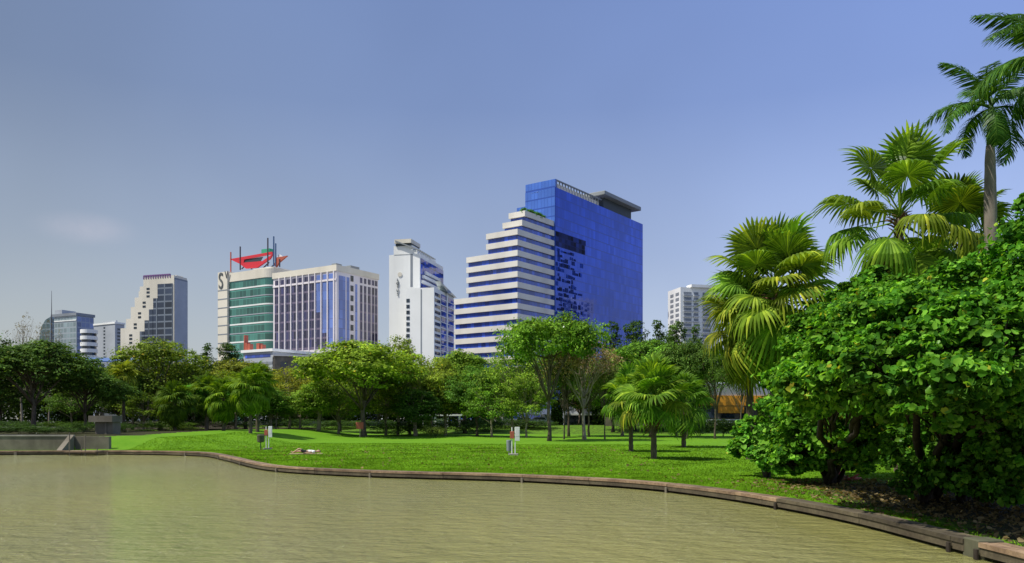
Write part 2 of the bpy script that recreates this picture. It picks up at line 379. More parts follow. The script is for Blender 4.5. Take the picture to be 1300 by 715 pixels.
M['blueglass3'] = glass('painted_reflection_mottled', (0.008, 0.034, 0.23), grid=(1.7, 2.15), gloss=-.4, rough=0.6, vary=0.9, tilt=0.08, linecol=(0.01, 0.03, 0.2), line=0.1)  # broken lower part of the painted reflection
M['bandglass'] = glass('band_window_glass', (0.035, 0.09, 0.50), grid=(2.0, 4.3), rough=0.08, vary=0.5, tilt=0.04)
M['greenglass'] = glass('green_glass', (0.06, 0.20, 0.16), grid=(2.2, 3.7), rough=0.12, vary=0.5, tilt=0.05, linecol=(0.10, 0.34, 0.27), line=0.06)
M['purpleglass'] = glass('violet_dark_glass', (0.035, 0.035, 0.10), grid=(1.4, 3.6), rough=0.08, vary=0.7, tilt=0.06, linecol=(0.16, 0.13, 0.20), line=0.12)
M['skyglass'] = glass('pale_blue_glass', (0.16, 0.25, 0.62), grid=(1.6, 3.6), rough=0.1, vary=0.25, tilt=0.04, linecol=(0.12, 0.16, 0.4))
M['darkglass'] = glass('dark_window_glass', (0.02, 0.035, 0.05), grid=(2, 3.5), rough=0.1, vary=0.6, tilt=0.04)
M['greyglass'] = glass('grey_green_glass', (0.26, 0.34, 0.36), grid=(3.0, 3.6), rough=0.15, vary=0.3, tilt=0.03, linecol=(0.32, 0.37, 0.40), line=0.16)
M['hazeblue'] = glass('hazy_blue_glass', (0.13, 0.19, 0.38), grid=(3, 3.6), rough=0.2, vary=0.4, linecol=(0.2, 0.25, 0.36), line=0.14)  # distance haze put into the colour, as in the teal below
M['tealglass'] = glass('hazy_teal_glass', (0.10, 0.17, 0.18), grid=(3, 3.6), rough=0.2, vary=0.3, linecol=(0.2, 0.26, 0.28), line=0.14)
M['gridglass'] = glass('balcony_grid_glass', (0.035, 0.05, 0.085), grid=(5.2, 3.6), rough=0.2, vary=0.5, tilt=0.05, linecol=(0.17, 0.20, 0.24), line=0.14)
M['red'] = plain('red_paint', (0.62, 0.03, 0.045), 0.4)
M['purplepaint'] = plain('purple_paint', (0.20, 0.10, 0.26), 0.5)
M['mast'] = plain('dark_mast_steel', (0.06, 0.055, 0.07), 0.5, 0.3)
M['bluesteel'] = plain('blue_mast_steel', (0.04, 0.09, 0.20), 0.5)
M['greennet'] = plain('green_netting', (0.04, 0.36, 0.20), 0.8)
M['orange'] = plain('orange_board', (0.92, 0.40, 0.02), 0.5)
M['letter'] = plain('dark_letters', (0.10, 0.11, 0.11), 0.5)
M['whitepaint'] = plain('white_paint', (0.75, 0.75, 0.73), 0.4, var=0.06)
M['bluepaint'] = plain('blue_roof_sheet', (0.10, 0.17, 0.36), 0.4)
M['peach'] = plain('peach_render', (0.62, 0.40, 0.28), 0.8)
M['steel'] = plain('galvanised_steel', (0.45, 0.47, 0.46), 0.4, 0.6)
M['redbrown'] = plain('red_brown_paint', (0.42, 0.10, 0.06), 0.5)
M['skin'] = plain('skin', (0.45, 0.27, 0.17), 0.55)
M['hair'] = plain('black_hair', (0.015, 0.012, 0.01), 0.6)
M['shirt'] = plain('white_cotton', (0.75, 0.76, 0.74), 0.9)
M['shorts'] = plain('dark_cotton', (0.03, 0.035, 0.03), 0.9)
M['mat'] = plain('tan_mat', (0.42, 0.32, 0.18), 0.9)
M['tyre'] = plain('rubber', (0.02, 0.02, 0.02), 0.85)
M['carwhite'] = plain('white_car_paint', (0.7, 0.71, 0.72), 0.25, var=0.03)
M['carsilver'] = plain('silver_car_paint', (0.36, 0.38, 0.41), 0.25, 0.5, var=0.03)
M['lamp'] = plain('lamp_glass', (0.6, 0.6, 0.55), 0.15)
M['magenta'] = plain('crimson_sign_paint', (0.55, 0.05, 0.12), 0.5)

# ------------------------------------------------------------------ ground and water
azs = np.linspace(math.radians(-80), math.radians(120), 620)
s_ = [0.0, 0.0, 0.15, 0.4, 0.8]
while s_[-1] < 110: s_.append(s_[-1]+0.45+s_[-1]*0.028)
while s_[-1] < 6000: s_.append(s_[-1]*1.25)
s_ = np.array(s_)
A_, S_ = np.meshgrid(azs, s_, indexing='ij')
R_ = r0(A_)+S_
GX = R_*np.sin(A_); GY = R_*np.cos(A_); GZ = gz(GX, GY)
GZ[:, 0] = -0.9
nA, nS = A_.shape
idx = np.arange(nA*nS).reshape(nA, nS)
q = np.stack([idx[:-1, :-1], idx[:-1, 1:], idx[1:, 1:], idx[1:, :-1]], -1).reshape(-1, 4)
me = mesh_np('lawn', np.stack([GX, GY, GZ], -1).reshape(-1, 3), [q[:, ::-1]], M['lawn'], True)
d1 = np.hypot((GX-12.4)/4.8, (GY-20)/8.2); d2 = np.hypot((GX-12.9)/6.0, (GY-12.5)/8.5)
dirt_shade = np.maximum(np.clip(1.35-np.minimum(d1, d2), 0, 1), np.where(GX < -30, (GY > 54.6)*0.9, sstep(60, 64, GY)*(1-sstep(-31, -25, GX*62/np.maximum(GY, 1)))*0.9)*(GY < 125))  # bush shade painted in along with bare soil and litter
town = sstep(138, 146, R_); dirt_shade = np.maximum(dirt_shade, .5*sstep(98, 114, GY))  # far lawn darkened as well, painting the shadows under the trees
a = me.attributes.new('dirt_shade', 'FLOAT', 'POINT'); a.data.foreach_set('value', dirt_shade.ravel().astype(np.float32))
a = me.attributes.new('town', 'FLOAT', 'POINT'); a.data.foreach_set('value', town.ravel().astype(np.float32))
tag(mobj('lawn', me), kind='structure')
WZ = -0.24
mb = MB(); mb.add([(-400,-200,WZ),(300,-200,WZ),(300,75,WZ),(-400,75,WZ)], [(0,1,2,3)])
tag(mb.build('lake_water', M['water']), kind='structure')

# grass blades
rng = np.random.default_rng(5)
NB = 330000
az = rng.uniform(math.radians(-33), math.radians(34), NB)
s = np.concatenate([rng.exponential(0.35, NB//10), rng.uniform(0, 1, NB-NB//10)**2.0*38])
rr = r0(az)+0.01+s; gx = rr*np.sin(az); gy = rr*np.cos(az)
dd = np.minimum(np.hypot((gx-12.4)/4.8, (gy-20)/8.2), np.hypot((gx-12.9)/6.0, (gy-12.5)/8.5))
keep = (dd > 0.92+rng.normal(0, 0.1, NB)) & ~((gx < -26) & (gy > 53.5))
gx, gy, rr = gx[keep], gy[keep], rr[keep]; n = len(gx)
h = rng.uniform(0.02, 0.055, n); th = rng.uniform(0, 2*PI, n); wd = rng.uniform(0.012, 0.022, n)*np.clip(rr/22, 1, 2.4)
lean = rng.normal(0, 0.03, (n, 2)); z0 = gz(gx, gy)
V = np.zeros((n, 3, 3)); cx, sx = np.cos(th)*wd, np.sin(th)*wd
V[:, 0] = np.stack([gx-cx, gy-sx, z0-0.005], -1); V[:, 1] = np.stack([gx+cx, gy+sx, z0-0.005], -1)
V[:, 2] = np.stack([gx+lean[:, 0], gy+lean[:, 1], z0+h], -1)
go = mobj('grass', mesh_np('grass', V.reshape(-1, 3), [np.arange(n*3).reshape(-1, 3)], M['grass']))
tag(go, 'short mown green grass blades covering the lawn beside the lake', 'grass', kind='stuff')

# ------------------------------------------------------------------ bank edging
def arclen(P):
    s = [0]
    for a, b in zip(P[:-1], P[1:]): s.append(s[-1]+(b-a).length)
    return s
bs = arclen(bank)
def bpos(s):
    i = int(np.searchsorted(bs, s))-1; i = max(0, min(len(bank)-2, i))
    t = (s-bs[i])/max(1e-9, bs[i+1]-bs[i]); p = bank[i].lerp(bank[i+1], t)
    d = (bank[min(i+2, len(bank)-1)]-bank[max(i-1, 0)]).normalized()
    return p, d, Vector((d.y, -d.x, 0))   # normal to the lake side
def s_at_az(az):
    i = int(np.argmin([abs(math.atan2(p.x, p.y)-az) for p in bank])); return bs[i]
def strip(mb, s0, s1, o0, o1, z0, z1, step=0.7, jit=0.0, rnd=random):
    n = max(1, int((s1-s0)/step)); vs = []; fs = []
    ja = rnd.uniform(-jit, jit); jb = rnd.uniform(-jit, jit)
    for k in range(n+1):
        p, d, nn = bpos(s0+(s1-s0)*k/n); j = ja+(jb-ja)*k/n
        for (o, z) in ((o0, z0), (o1, z0), (o1, z1), (o0, z1)):
            qv = p+nn*(o+j*0.6); vs.append((qv.x, qv.y, z+j))
    for k in range(n):
        a = k*4; b = a+4
        fs += [(a, b, b+1, a+1), (a+1, b+1, b+2, a+2), (a+2, b+2, b+3, a+3), (a+3, b+3, b, a)]
    fs += [(0, 1, 2, 3), (n*4+3, n*4+2, n*4+1, n*4)]
    mb.add(vs, fs)
rb = random.Random(3)
def timber_run(az0, az1, label, wm='wood'):
    sA, sB = s_at_az(math.radians(az0)), s_at_az(math.radians(az1))
    t = thing('timber_edging', label, 'lake edging', tuple(bpos((sA+sB)/2)[0]))
    inv = Vector(t.location)
    top = MB(); face = MB(); brk = []
    s = sA
    while s < sB-0.05:
        e = min(sB, s+rb.uniform(2.6, 3.6))
        for (o0, o1) in ((-0.03, 0.12), (0.13, 0.27), (0.28, 0.43)):
            strip(top, s+0.01, e-0.01, o0, o1, -0.035, 0.045, jit=0.008, rnd=rb)
        strip(face, s+0.01, e-0.01, 0.36, 0.41, -0.17, -0.04, jit=0.006, rnd=rb)
        brk.append(s); s = e
    back = MB(); strip(back, sA, sB, -0.02, 0.20, -0.9, -0.036, jit=0)
    for mbx in (top, face, back):
        mbx.v = [(v[0]-inv.x, v[1]-inv.y, v[2]) for v in mbx.v]
    top.build('top_planks', M[wm], t); face.build('face_board', M['woodgrey'], t); back.build('retaining_board', M['darkbark'], t)  # face board's dark timber paints the shade below the top planks
    for s in brk[::2]:
        p, d, nn = bpos(s); a = math.atan2(d.y, d.x)
        m2 = MB().box(-0.045, 0.045, -0.05, 0.0, -0.9, -0.06)
        o = m2.build('post', M['oldconc' if wm == 'wood' and az0 < 25 else 'darkbark'], t); c = p+nn*0.44; o.location = (c.x-inv.x, c.y-inv.y, 0); o.rotation_euler = (0, 0, a); bevel(o, 0.01, 1)
timber_run(-58, -31.5, 'pale timber edging of the lake below the concrete wall')
timber_run(-31.5, 19.2, 'long curved brown plank edging of the lake in front of the sunny lawn')
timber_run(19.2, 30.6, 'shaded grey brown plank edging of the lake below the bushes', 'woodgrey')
c0, d0, n0 = bpos(s_at_az(math.radians(31.0)))
o = MB().box(-.22, .22, -.2, .25, -.9, .07).build('stone_block', M['mossy']); bevel(o, .02, 2); o.location = (c0.x+n0.x*.2, c0.y+n0.y*.2, 0); o.rotation_euler = (0, 0, math.atan2(d0.y, d0.x))
tag(o, 'square mossy stone block joining shaded and sunlit plank edging at the lower right', 'edging block')
timber_run(31.4, 110, 'sunlit brown plank edging at the lower right, nearest stretch of the bank')

# ------------------------------------------------------------------ leaves and trees
def unit(v): return v/np.maximum(1e-9, np.linalg.norm(v, axis=-1, keepdims=True))
def leaf_mesh(pos, nrm, size, rng, shape='diamond', aspect=0.55, fold=0.25):
    n = len(pos); nrm = unit(nrm)
    r = rng.normal(size=(n, 3)); r[:, 2] -= 0.5
    T = unit(r-nrm*np.sum(r*nrm, -1, keepdims=True)); B = np.cross(nrm, T)
    if shape == 'diamond':
        tpl = np.array([(-0.5, 0, 0), (0.0, -aspect/2, fold*0.3), (0.5, 0, 0), (0.0, aspect/2, fold*0.3)]); faces = [(0, 1, 2, 3)]
    elif shape == 'heart':
        tpl = np.array([(-0.42, 0, 0), (-0.5, 0.28, 0.10), (-0.12, 0.5, 0.14), (0.32, 0.30, 0.05), (0.55, 0, -0.12), (0.32, -0.30, 0.05), (-0.12, -0.5, 0.14), (-0.5, -0.28, 0.10)])
        faces = [(0, 4, 3, 2, 1), (0, 7, 6, 5, 4)]
    elif shape == 'blade':
        tpl = np.array([(-0.5, 0, 0), (-0.1, -aspect/2, 0.03), (0.5, 0, -0.12), (-0.1, aspect/2, 0.03)]); faces = [(0, 1, 2, 3)]
    k = len(tpl); s = size[:, None, None]
    V = pos[:, None, :]+s*(tpl[None, :, 0:1]*T[:, None, :]+tpl[None, :, 1:2]*B[:, None, :]+tpl[None, :, 2:3]*nrm[:, None, :])
    base = (np.arange(n)*k)[:, None]
    fl = [base+np.array(f)[None, :] for f in faces]
    return V.reshape(-1, 3), fl
def crown_points(lobes, nleaf, rng, sub=26, spread=0.26, up=0.35, inner=0.25, nj=0.42):
    """lobes: (x,y,z,rx,rz) ; leaves gather in clumps on the lobes' shells"""
    lob = np.array(lobes); area = lob[:, 3]*lob[:, 3]; pr = area/area.sum()
    P = []; Nn = []
    for l, f in zip(lob, pr):
        m = max(30, int(nleaf*f)); ns = max(6, int(sub*min(2.0, max(0.4, l[3]/1.6))))
        d = rng.normal(size=(ns, 3)); d[:, 2] += up; d = unit(d)
        rad = 1-inner*rng.random(ns)**2
        cs = d*rad[:, None]
        wts = rng.uniform(0.3, 1.6, ns); wts /= wts.sum()
        which = rng.choice(ns, m, p=wts)
        sp = spread*rng.uniform(0.6, 1.25, ns)
        off = rng.normal(size=(m, 3))*sp[which][:, None]*np.array([1, 1, 0.55])
        pp = cs[which]+off
        P.append(pp*np.array([l[3], l[3], l[4]])+l[:3])
        Nn.append(unit(pp*0.55+off*0.9+np.array([0, 0, 0.75])+rng.normal(size=(m, 3))*nj))
    return np.concatenate(P), np.concatenate(Nn)
def rtube(mb, a, b, ra, rb_, rnd, sag=0.1, n=5, sides=7, wob=0.06):
    a = Vector(a); b = Vector(b); Ln = (b-a).length; pts = []; rd = []
    for k in range(n+1):
        t = k/n; p = a.lerp(b, t); p.z += sag*Ln*math.sin(PI*t)
        if 0 < k < n: p += Vector((rnd.uniform(-1, 1), rnd.uniform(-1, 1), rnd.uniform(-1, 1)))*wob*Ln*0.5
        pts.append(p); rd.append(ra+(rb_-ra)*t)
    mb.tube(pts, rd, sides); return pts
def make_tree(name, seed, H=10, R=4.5, cb=0.35, nl=13, leaves=15000, ls=0.26, trunk_r=0.2, flat=0.6, barkm='bark', leafm='leaf', top=1.0,
              shape='round', multi=1, twigs=0, lobe=0.36, spread=0.27, sub=26, up=0.35, aspect=0.6):
    rnd = random.Random(seed); rng = np.random.default_rng(seed)
    lobes = []; z0 = H*cb; zc = (z0+H)/2; hz = (H-z0)/2
    for k in range(nl):
        a = k*2.399+rnd.uniform(-.6, .6); u = (k+0.5)/nl
        if shape == 'round': zz = 1-1.75*u; rr = math.sqrt(max(0, 1-zz*zz))*0.72
        elif shape == 'umbrella': zz = 0.45-0.9*u*rnd.uniform(0.6, 1)+0.1; rr = math.sqrt(u)*0.82; zz -= rnd.uniform(0, .5)*rr
        elif shape == 'cone': zz = 1-1.95*u; rr = (1-zz)/2*0.7+0.05
        elif shape == 'tall': zz = 1-1.85*u; rr = math.sqrt(max(0.02, 1-zz*zz*0.9))*0.6
        lr = R*lobe*rnd.uniform(0.6, 1.3)
        if shape == 'cone': lr *= 0.45+0.6*u
        lz = min(lr*flat*1.1, hz*0.6)
        z = zc+zz*(hz-lz*0.9); x = math.cos(a)*rr*R; y = math.sin(a)*rr*R
        lobes.append((x, y, z, lr, lz))
    for l in list(lobes):
        for q in range(3):
            d = Vector((rnd.gauss(0, 1), rnd.gauss(0, 1), rnd.gauss(0.25, .8))).normalized(); r2 = l[3]*rnd.uniform(.28, .5)
            z_ = l[2]+d.z*l[4]*1.0
            lobes.append((l[0]+d.x*l[3], l[1]+d.y*l[3], min(max(z_, z0*(1.0 if cb >= .5 else .7)), H-r2*.5), r2, r2*.7))
    if cb >= .5: lobes = [(a_, b_, max(c_, z0+e_*.6), d_, e_) for a_, b_, c_, d_, e_ in lobes]
    tr = MB(); tips = []
    for m_ in range(multi):
        bx, by = ((rnd.uniform(-.5, .5), rnd.uniform(-.5, .5)) if multi > 1 else (0, 0))
        tp = (bx*2.5+rnd.uniform(-.4, .4), by*2.5+rnd.uniform(-.4, .4), z0+hz*0.9)
        n = 7; pts = []; rd = []
        for k in range(n+1):
            t = k/n; f = trunk_r/math.sqrt(multi)
            pts.append((bx+(tp[0]-bx)*t+rnd.uniform(-.08, .08)*(0 < k), by+(tp[1]-by)*t+rnd.uniform(-.08, .08)*(0 < k), -0.3+(tp[2]+0.3)*t))
            rd.append(f*(1-0.62*t)*(1.5 if k == 0 else 1.0))
        tr.tube(pts, rd, 9); tips.append(pts)
    for i, l in enumerate(lobes[:nl]):
        pts = tips[i % multi]; j = rnd.randint(3, 6)
        if l[2] < pts[j][2]: j = max(2, j-2)
        mid = rtube(tr, pts[j], (l[0], l[1], l[2]), trunk_r*0.42/math.sqrt(multi)**.5, trunk_r*0.12, rnd, 0.06)
        for q in range(3+twigs):
            a = rnd.uniform(0, 2*PI); e = rnd.uniform(-0.1, 1)
            rtube(tr, mid[rnd.randint(2, 5)], (l[0]+math.cos(a)*l[3]*0.9, l[1]+math.sin(a)*l[3]*0.9, l[2]+l[4]*e), trunk_r*0.13, trunk_r*0.035, rnd, 0.03, 3, 5)
    P, Nn = crown_points(lobes, leaves, rng, sub, spread, up)
    V, fl = leaf_mesh(P, Nn, ls*rng.uniform(0.6, 1.35, len(P)), rng, 'diamond', aspect)
    return dict(trunk=tr.mesh(name+'_trunk', M[barkm], True), crown=mesh_np(name+'_crown', V, fl, M[leafm]), H=H*1.02, R=R*1.02)

P_ = {}
P_['round'] = [make_tree('round%d' % i, 10+i, flat=0.85, leaves=24000, nl=22, cb=0.2, trunk_r=0.2, shape='round', lobe=0.31, ls=0.24) for i in range(4)]
P_['umbrella'] = [make_tree('umb%d' % i, 30+i, shape='umbrella', flat=0.62, nl=24, cb=0.3, leaves=23000, lobe=0.30, ls=0.24) for i in range(3)]
P_['tall'] = [make_tree('tall%d' % i, 50+i, shape='tall', R=3.4, cb=0.25, nl=15, leaves=15000, lobe=0.42, barkm='palebark', multi=3, trunk_r=0.24) for i in range(2)]
P_['cone'] = [make_tree('cone%d' % i, 70+i, shape='cone', R=2.8, cb=0.12, nl=22, leaves=15000, lobe=0.55, barkm='darkbark', ls=0.2) for i in range(2)]
P_['high'] = [make_tree('high%d' % i, 40+i, shape='umbrella', flat=0.7, nl=20, cb=0.5, leaves=17000, lobe=0.30, ls=0.24, trunk_r=.17) for i in range(2)]
P_['dry'] = [make_tree('dry', 90, shape='umbrella', nl=16, cb=0.4, leaves=5200, leafm='dryleaf', lobe=0.34, twigs=7, barkm='palebark', ls=0.2, spread=0.34)]
P_['sparse'] = [make_tree('sparse%d' % i, 95+i, shape='round', nl=18, cb=0.22, leaves=12000, lobe=0.32, twigs=5, barkm='palebark', ls=0.24, spread=0.33) for i in range(2)]
P_['bare'] = [make_tree('bare', 99, shape='tall', nl=16, cb=0.2, leaves=60, leafm='dryleaf', twigs=7, barkm='palebark', ls=0.15, trunk_r=0.22)]
cnt = {}
def put(kind, px, D, top, wpx, color, label, name='tree', group=None, dz=0, variant=None, cat='tree', sink=0):
    pl = P_[kind]; k = cnt.get(kind, 0); cnt[kind] = k+1
    pr = pl[(k if variant is None else variant) % len(pl)]
    x = X(px, D); z0 = G(x, D)
    H = Z(top, D)-z0; W = wpx/F*D/2
    t = thing(name, label, cat, (x, D, z0), (k*2.3) % 6.28, group)
    tr = mobj('trunk', pr['trunk'], t); cr = mobj('crown', pr['crown'], t)
    s = (W/pr['R'], W/pr['R'], H/pr['H'])
    tr.scale = s; cr.scale = s
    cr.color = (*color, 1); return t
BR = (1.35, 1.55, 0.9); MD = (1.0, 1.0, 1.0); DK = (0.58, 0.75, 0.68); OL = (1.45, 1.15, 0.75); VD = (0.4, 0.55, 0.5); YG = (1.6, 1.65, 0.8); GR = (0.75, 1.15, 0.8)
put('umbrella', 42, 74, 416, 150, DK, 'large dark green spreading tree at the far left edge above the concrete wall')
put('round', -20, 82, 425, 130, DK, 'dark tree cut off by the left edge of the view')
put('umbrella', 108, 80, 456, 110, DK, 'dark green tree behind the low concrete pump house')
put('round', 150, 92, 468, 80, DK, 'dark rounded tree just left of the slender brown palm')
put('round', 203, 96, 429, 125, (1.15, 1.15, 0.7), 'tall dome shaped tree in front of the stepped beige tower')
put('sparse', 168, 100, 452, 70, OL, 'olive green tree leaning left below the dome shaped tree')
put('cone', 262, 148, 433, 55, VD, 'dark bluish tree top left of the green glass building')
put('cone', 290, 150, 432, 60, VD, 'dark bluish tree top touching the green glass building')
put('umbrella', 312, 112, 446, 120, OL, 'broad olive tree below the green glass building')
put('umbrella', 262, 90, 477, 100, (0.8, 1.5, 0.8), 'bright green low tree left of the drooping fan palms')
put('round', 225, 108, 458, 80, OL, 'olive tree between the dome shaped tree and the broad olive tree')
put('sparse', 368, 104, 466, 86, (1.7, 1.3, 0.7), 'yellow brown tinted tree right of the drooping fan palms')
put('tall', 402, 98, 482, 58, BR, 'slender light green tree with a single dark trunk behind the lying person')
put('umbrella', 462, 93, 416, 165, YG, 'tallest yellow green spreading tree before the white hotel tower', variant=0)
put('sparse', 505, 100, 426, 80, (1.6, 1.5, 1.0), 'thin crowned tree with pale flowers right of the tallest spreading tree')
put('round', 432, 112, 468, 70, MD, 'mid green tree behind the tallest spreading tree')
put('round', 520, 104, 470, 84, (0.9, 0.85, 0.6), 'dark olive rounded tree before the low white pergola')
put('tall', 568, 100, 468, 72, (1.5, 1.45, 0.8), 'pale leaved tree with twisted white limbs behind the white pergola')
put('umbrella', 590, 114, 432, 105, BR, 'bright leafy tree below the terraces of the stepped building')
put('round', 606, 98, 462, 82, GR, 'deep green rounded tree with many thin trunks near the notice post')
put('sparse', 650, 95, 440, 92, BR, 'light green loose crowned tree left of the tall straight trunk')
put('high', 697, 76, 386, 135, (1.05, 1.4, 0.75), 'tall green tree with a straight grey trunk before the blue tower', variant=0)
put('dry', 742, 80, 414, 112, (1.25, 1.1, 1.0), 'thin dry tree with pinkish brown twigs right of the tall straight trunk')
put('high', 768, 84, 452, 50, MD, 'slim young tree between the dry tree and the two small fan palms')
put('high', 716, 82, 446, 52, DK, 'dark slender trunked tree just right of the tall straight trunk')
put('umbrella', 826, 92, 414, 120, (0.9, 1.3, 0.75), 'wide green tree directly behind the two small fan palms')
put('cone', 778, 118, 404, 62, VD, 'dark pointed tree under the left foot of the blue tower', group=None)
put('cone', 806, 120, 402, 62, VD, 'dark pointed tree under the right corner of the blue tower')
put('cone', 836, 121, 402, 62, VD, 'dark pointed tree in the sky gap left of the white apartment tower')
put('cone', 858, 117, 404, 62, DK, 'dark pointed tree before the left edge of the white apartment tower')
put('cone', 884, 116, 408, 48, DK, 'dark pointed tree before the middle of the white apartment tower')
put('high', 872, 86, 424, 76, DK, 'dark dense tree with slim trunk behind the large fan palm')
put('high', 908, 84, 432, 74, DK, 'dark open crowned tree before the orange banded shop')
put('high', 940, 78, 440, 60, DK, 'dark thin tree half behind the large fan palm')
put('high', 1000, 90, 420, 120, DK, 'dark round tree filling the gap behind the large fan palm')
put('bare', 28, 104, 396, 60, (1, 1, 1), 'bare leafless tree against the sky at far left', name='bare_tree')
put('bare', 62, 110, 402, 44, (1, 1, 1), 'smaller bare tree beside the thin radio mast', name='bare_tree')
for (px, D, tp, w_, kd, c_, lb) in [
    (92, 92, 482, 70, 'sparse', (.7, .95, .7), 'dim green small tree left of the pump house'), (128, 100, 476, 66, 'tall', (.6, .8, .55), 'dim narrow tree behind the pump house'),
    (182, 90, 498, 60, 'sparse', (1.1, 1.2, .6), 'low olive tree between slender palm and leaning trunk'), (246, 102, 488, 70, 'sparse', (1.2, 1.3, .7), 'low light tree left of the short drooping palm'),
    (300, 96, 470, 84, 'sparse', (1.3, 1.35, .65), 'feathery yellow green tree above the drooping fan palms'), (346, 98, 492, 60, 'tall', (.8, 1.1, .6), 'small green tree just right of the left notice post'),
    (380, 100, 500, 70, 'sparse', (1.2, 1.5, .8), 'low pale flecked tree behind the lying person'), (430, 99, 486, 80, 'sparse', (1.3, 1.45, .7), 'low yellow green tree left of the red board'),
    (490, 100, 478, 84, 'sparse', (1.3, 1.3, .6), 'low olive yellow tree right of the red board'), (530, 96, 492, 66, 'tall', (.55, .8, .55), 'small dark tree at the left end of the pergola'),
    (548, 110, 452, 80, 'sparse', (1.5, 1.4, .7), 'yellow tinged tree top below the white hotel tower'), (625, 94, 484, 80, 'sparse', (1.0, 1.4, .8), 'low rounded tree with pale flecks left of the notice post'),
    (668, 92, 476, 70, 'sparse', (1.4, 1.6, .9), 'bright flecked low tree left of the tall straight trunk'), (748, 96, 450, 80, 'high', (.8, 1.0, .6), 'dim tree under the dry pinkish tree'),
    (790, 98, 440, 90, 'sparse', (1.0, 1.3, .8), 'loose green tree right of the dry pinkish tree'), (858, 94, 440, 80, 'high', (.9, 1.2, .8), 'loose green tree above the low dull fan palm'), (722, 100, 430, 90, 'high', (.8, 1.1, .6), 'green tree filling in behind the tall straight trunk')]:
    put(kd, px, D, tp, w_, c_, lb)
back = [(-40, 470), (0, 478), (60, 470), (100, 480), (135, 484), (182, 478), (240, 474), (285, 478), (345, 476), (390, 474), (425, 472), (480, 470), (540, 468), (570, 474), (625, 468), (665, 470), (735, 478), (770, 482), (815, 470), (850, 462)]
nm = ['far left corner', 'bare leafless tree', 'large dark spreading tree', 'low pump house', 'slender brown palm', 'dome shaped tree', 'olive tree group', 'dark bluish tree tops', 'drooping fan palms',
      'slender light green tree', 'lying person', 'tallest spreading tree', 'white pergola', 'twisted white limbed tree', 'deep green rounded tree', 'loose crowned light tree', 'dry tree', 'slim young tree', 'two small fan palms', 'dark pointed trees']
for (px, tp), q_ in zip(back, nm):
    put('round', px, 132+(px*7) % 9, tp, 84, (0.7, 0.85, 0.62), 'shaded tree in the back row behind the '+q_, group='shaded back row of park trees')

# shrubs at the foot of the tree belt
P_['shrub'] = [make_tree('shrub%d' % i, 120+i, H=3, R=2.2, cb=0.02, nl=12, leaves=5000, ls=0.16, trunk_r=0.06, multi=4, barkm='darkbark', lobe=0.45) for i in range(3)]
sh = [(20, 100), (75, 90), (105, 96), (180, 104), (215, 86), (252, 96), (300, 100), (352, 110), (382, 122), (420, 120), (445, 124), (486, 116), (515, 100), (548, 112), (592, 112), (618, 118), (650, 124), (676, 122), (862, 96), (888, 100), (918, 98), (946, 96), (975, 92)]
sn = ['at the foot of the large dark tree', 'behind the concrete wall', 'beside the low pump house', 'right of the slender brown palm', 'at the foot of the dome shaped tree', 'left of the drooping fan palms', 'behind the drooping fan palms', 'behind the left notice post',
      'behind the slender light green tree', 'left of the tallest spreading tree', 'behind the red board', 'right of the tallest spreading tree', 'at the foot of the dark olive tree', 'below the white pergola', 'at the foot of the deep green tree', 'right of the deep green tree',
      'behind the notice post and bin', 'left of the tall straight trunk', 'right of the two small fan palms', 'left of the orange banded shop', 'below the orange banded shop', 'before the white railing', 'behind the large fan palm']
for (px, D), q_ in zip(sh, sn):
    put('shrub', px, D, HY-(-2.1+1.7)/D*F-2-(px % 5), 46+(px % 3)*10, (0.55, 0.75, 0.5) if px % 2 else (0.35, 0.5, 0.4), 'dark low shrub '+q_, name='shrub', group='low shrubs under the trees', cat='shrub')
put('shrub', 232, 84, 541, 40, (1.6, 1.7, 1.3), 'pale variegated shrub beside the lawn left of the fan palms', name='shrub', cat='shrub')
put('shrub', 186, 80, 545, 26, (1.5, 1.9, 0.9), 'small bright green shrub beside the slender brown palm', name='shrub', cat='shrub')
put('shrub', 550, 92, 540, 30, (1.3, 1.2, 1.2), 'small flowering shrub on the lawn below the white pergola', name='shrub', cat='shrub')

rng = np.random.default_rng(400); nW = 90000
pxs = rng.uniform(-120, 1010, nW); Dw = rng.uniform(136, 150, nW)
hw = 5.5+2.2*np.sin(pxs*0.043)+1.4*np.sin(pxs*0.11+1)+rng.normal(0, .5, nW)
gap = ((pxs > 635) & (pxs < 700)) | ((pxs > 714) & (pxs < 752)) | ((pxs > 880) & (pxs < 962)) | ((pxs > 118) & (pxs < 146))
zlo = np.where(gap, 9.5, 0.2); keepw = ~(gap & (rng.random(nW) < 0.3))
zz_ = np.where(gap, 8.8+rng.random(nW)*2.2, 0.8+np.abs(hw)*rng.random(nW)**0.8)
Pw = np.stack([(pxs-650)/F*Dw, Dw, zz_], -1)[keepw]
Nw = unit(rng.normal(size=Pw.shape)+np.array([-.2, -.5, .8]))
V, fl = leaf_mesh(Pw, Nw, rng.uniform(.3, .75, len(Pw)), rng)
o = mobj('distant_woodland', mesh_np('distant_woodland', V, fl, M['leaf'])); o.color = (0.42, 0.55, 0.42, 1)
tag(o, 'dark mass of far off shrubbery and tree foliage behind the park trees', 'woodland', kind='stuff')
for (px, D, tp, w_, lb) in ((-10, 60, 540, 60, 'dark shrub left end of the terrace above the concrete wall'), (30, 62, 538, 60, 'dark shrub above the concrete wall below the large dark tree'), (66, 61, 541, 54, 'dark shrub above the sloping end of the concrete wall'), (98, 66, 536, 44, 'dark shrub touching the left side of the pump house'), (152, 70, 536, 36, 'dark shrub touching the right side of the pump house')):
    put('shrub', px, D, tp, w_, (0.35, 0.5, 0.4), lb, name='shrub', cat='shrub')
